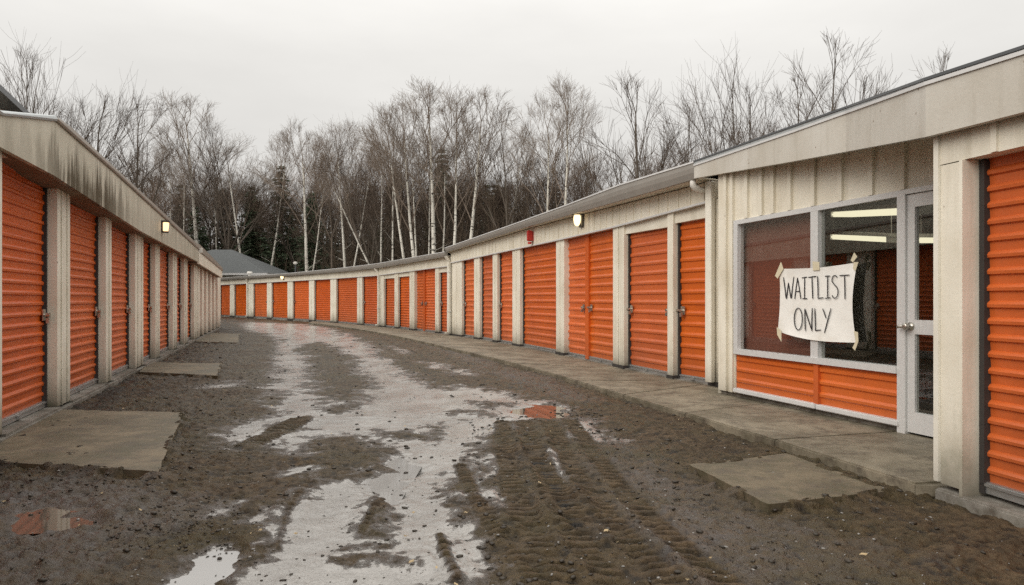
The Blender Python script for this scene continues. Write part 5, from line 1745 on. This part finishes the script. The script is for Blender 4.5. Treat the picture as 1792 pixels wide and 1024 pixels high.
hero('open', 1, 78, 92, 92, 38, 'tall bare tree with fan crown right of the dark gable', 0.75)
hero('open', 3, 42, 30, 84, 37, 'tall bare tree half behind the dark gable roof', 0.75)
hero('open', 2, 150, 182, 158, 42, 'bare tree with long left branch above the streaked eave', 0.9)
hero('open', 0, 228, 238, 166, 44, 'bare tree with narrow fan crown above the left row roof', 0.8)
hero('grey', 1, 580, 592, 213, 56, 'purplish bare tree in the middle of the woods', 1.1)
hero('dark', 1, 645, 655, 240, 56, 'dark bare tree behind the strongly leaning birch', 1.0)
hero('open', 3, 893, 890, 190, 46, 'dark bare tree with tall narrow crown above the middle row gutter', 0.9)
hero('open', 0, 1131, 1120, 138, 40, 'big dark vase shaped tree above the lit lamp of the middle row', 0.95)
hero('open', 1, 1062, 1050, 205, 46, 'smaller dark tree left of the big vase shaped tree', 0.9)
hero('open', 3, 1205, 1200, 180, 38, 'dark tree between the vase shaped tree and the office roof end', 0.85)
hero('open', 1, 1278, 1275, 112, 34, 'forked bare tree above the left end of the office roof', 0.85)
hero('open', 2, 1310, 1310, 145, 35, 'lower bare tree right of the forked tree above the office roof', 0.8)
hero('open', 3, 1452, 1448, 58, 31, 'tallest bare tree above the middle of the office roof', 0.9)
hero('open', 0, 1400, 1392, 130, 33, 'thin bare tree left of the tallest one above the office roof', 0.8)
hero('open', 2, 1500, 1510, 125, 33, 'thin bare tree right of the tallest one above the office roof', 0.8)
hero('open', 3, 1655, 1655, 92, 30, 'lone treetop showing over the right part of the office roof', 0.7)
hero('conifer', 0, 497, 492, 288, 60, 'dark green conifer behind the birch at the hip roof', 1.0)
hero('conifer', 1, 775, 773, 258, 58, 'tall dark conifer behind the tallest birch clump', 1.1)
hero('conifer', 2, 548, 545, 330, 62, 'low dark conifer behind the forked tall birch', 1.1)
hero('conifer', 0, 690, 690, 300, 62, 'dark conifer behind the thick leaning birch', 1.1)
hero('conifer', 1, 440, 440, 325, 64, 'dark conifer behind the big spreading tree', 1.2)
hero('conifer', 2, 850, 850, 315, 60, 'dark conifer behind the right leaning birch', 1.0)

ENV = [(-300, 150), (0, 215), (120, 245), (200, 270), (300, 285), (420, 290), (500, 285), (600, 265), (700, 255), (800, 270), (900, 268), (1000, 255), (1100, 245), (1200, 240), (1300, 205), (1450, 190), (1600, 160), (1800, 120)]
for i in range(112):
    px = (-220 + 1270 * (i + rnd.random()) / 92) if i < 92 else (1050 + 620 * (i - 92 + rnd.random()) / 20)
    d = max(lerp(DMIN, px) + 3, 52 if px < 1120 else 40) + rnd.uniform(0, 22)
    top = lerp(ENV, px) + abs(rnd.gauss(0, 26)) + (30 if i % 3 == 0 else 0)
    kind = 'grey' if rnd.random() < 0.60 or px > 1000 else ('dark' if px > 330 and rnd.random() < 0.6 else 'open')
    h = (HY - top) / F * d + CAMZ
    plant(kind, rnd.randrange(4), (px - CX) / F * d, d, h, rnd.gauss(0, 0.05), rnd.uniform(0, 6.28), rnd.uniform(0.75, 1.2),
          'slender grey brown bare tree among many alike in the woods behind the rows' if kind == 'grey' else 'dark barked bare tree among many alike in the woods behind the rows', 'grey woodland trees' if kind == 'grey' else 'dark woodland trees')
for i in range(44):
    px = 60 + 1000 * (i + rnd.random()) / 44
    d = rnd.uniform(80, 96)
    h = (HY - rnd.uniform(315, 395)) / F * d + CAMZ
    plant('conifer', rnd.randrange(3), (px - CX) / F * d, d, h, rnd.gauss(0, 0.02), rnd.uniform(0, 6.28), rnd.uniform(1.0, 1.5), 'dark conifer deep in the shade of the woods, one of many alike', 'conifers deep in the woods')
# undergrowth: uncountable thin stems
sg = Segs()
r = np.random.RandomState(77)
for i in range(7600):
    px = -250 + 1650 * r.rand()
    d = lerp(DMIN, px) + 5 + 40 * r.rand()
    h = r.uniform(3.0, 10.5) * (1.0 if px < 950 else 0.6)
    p = np.array([(px - CX) / F * d, d, 0.0]); dd = nrm(np.array([r.randn() * 0.10, r.randn() * 0.10, 1.0]))
    rad = r.uniform(0.02, 0.075)
    for k in range(4):
        d2 = nrm(dd + np.append(r.randn(2) * 0.06, 0)); q_ = p + d2 * h / 4
        sg.add(p, q_, rad * (1 - k * 0.22), rad * (1 - (k + 1) * 0.22)); 
        if k > 0:
            for _ in range(4):
                b = nrm(d2 + r.randn(3) * 0.6); sg.add(q_, q_ + b * h * r.uniform(0.08, 0.22), 0.016, 0.008)
        p, dd = q_, d2
me = sg.mesh('undergrowth', 'thicket_brown', 3)
o = link(bpy.data.objects.new('undergrowth', me)); o['kind'] = 'stuff'; o['label'] = 'dense brown undergrowth and thin stems filling the woods behind the rows'; o['category'] = 'undergrowth'

# ------------------------------------------------------------------ light, sky, camera
w = bpy.data.worlds.new('World'); scene.world = w; w.use_nodes = True
nt = w.node_tree
for n_ in list(nt.nodes): nt.nodes.remove(n_)
SUN_EL, SUN_ROT = math.radians(33), math.radians(228)
sky = N(nt, 'ShaderNodeTexSky', sky_type='NISHITA')
sky.sun_disc = False; sky.sun_elevation = SUN_EL; sky.sun_rotation = SUN_ROT; sky.air_density = 1.0; sky.dust_density = 6.0; sky.ozone_density = 0.6
hs = N(nt, 'ShaderNodeHueSaturation'); hs.inputs['Saturation'].default_value = 0.15
L(nt, sky.outputs[0], hs.inputs['Color'])
geo = N(nt, 'ShaderNodeTexCoord')
sep = N(nt, 'ShaderNodeSeparateXYZ'); L(nt, geo.outputs['Generated'], sep.inputs[0])
up_ = mth(nt, 'MAXIMUM', sep.outputs[2], 0.0)
cl = noise(nt, geo.outputs['Generated'], 2.0, 5, 0.55, stretch=(1, 1, 3.5))
lum = mth(nt, 'ADD', mth(nt, 'MULTIPLY', mth(nt, 'POWER', up_, 2.0), 19.0), 7.4)                     # overcast: brighter overhead
lum = mth(nt, 'MULTIPLY', lum, mth(nt, 'ADD', mth(nt, 'MULTIPLY', cl, 0.36), 0.82))
grey = N(nt, 'ShaderNodeCombineColor')
L(nt, mth(nt, 'MULTIPLY', lum, 1.0), grey.inputs[0]); L(nt, mth(nt, 'MULTIPLY', lum, 0.98), grey.inputs[1]); L(nt, mth(nt, 'MULTIPLY', lum, 0.94), grey.inputs[2])
mx = mixc(nt, 0.93, hs.outputs[0], grey.outputs[0])
bg = N(nt, 'ShaderNodeBackground'); bg.inputs[1].default_value = 0.10
L(nt, mx, bg.inputs[0])
out = N(nt, 'ShaderNodeOutputWorld'); L(nt, bg.outputs[0], out.inputs[0])

sd = bpy.data.lights.new('sun', 'SUN'); sd.energy = 1.5; sd.angle = math.radians(40); sd.color = (1.0, 0.955, 0.87)
so = link(bpy.data.objects.new('sun', sd))
# the sky's sun stands at azimuth SUN_ROT measured from +Y towards +X
dirv = Vector((math.sin(SUN_ROT) * math.cos(SUN_EL), math.cos(SUN_ROT) * math.cos(SUN_EL), math.sin(SUN_EL)))
so.rotation_euler = dirv.to_track_quat('Z', 'Y').to_euler(); so.location = dirv * 60

cd = bpy.data.cameras.new('camera'); cam = link(bpy.data.objects.new('camera', cd))
cam.location = (0, 0, CAMZ); cam.rotation_euler = (math.radians(90), 0, 0)
cd.sensor_width = 36; cd.lens = F / 1792 * 36; cd.shift_y = (HY - 512) / 1792; cd.clip_end = 3000; cd.clip_start = 0.05
scene.camera = cam
scene.view_settings.view_transform = 'Standard'; scene.view_settings.look = 'None'; scene.view_settings.exposure = 0; scene.view_settings.gamma = 1
scene.render.engine = 'CYCLES'
scene.cycles.use_denoising = False
scene.cycles.max_bounces = 8; scene.cycles.transparent_max_bounces = 8
scene.cycles.sample_clamp_indirect = 4.0
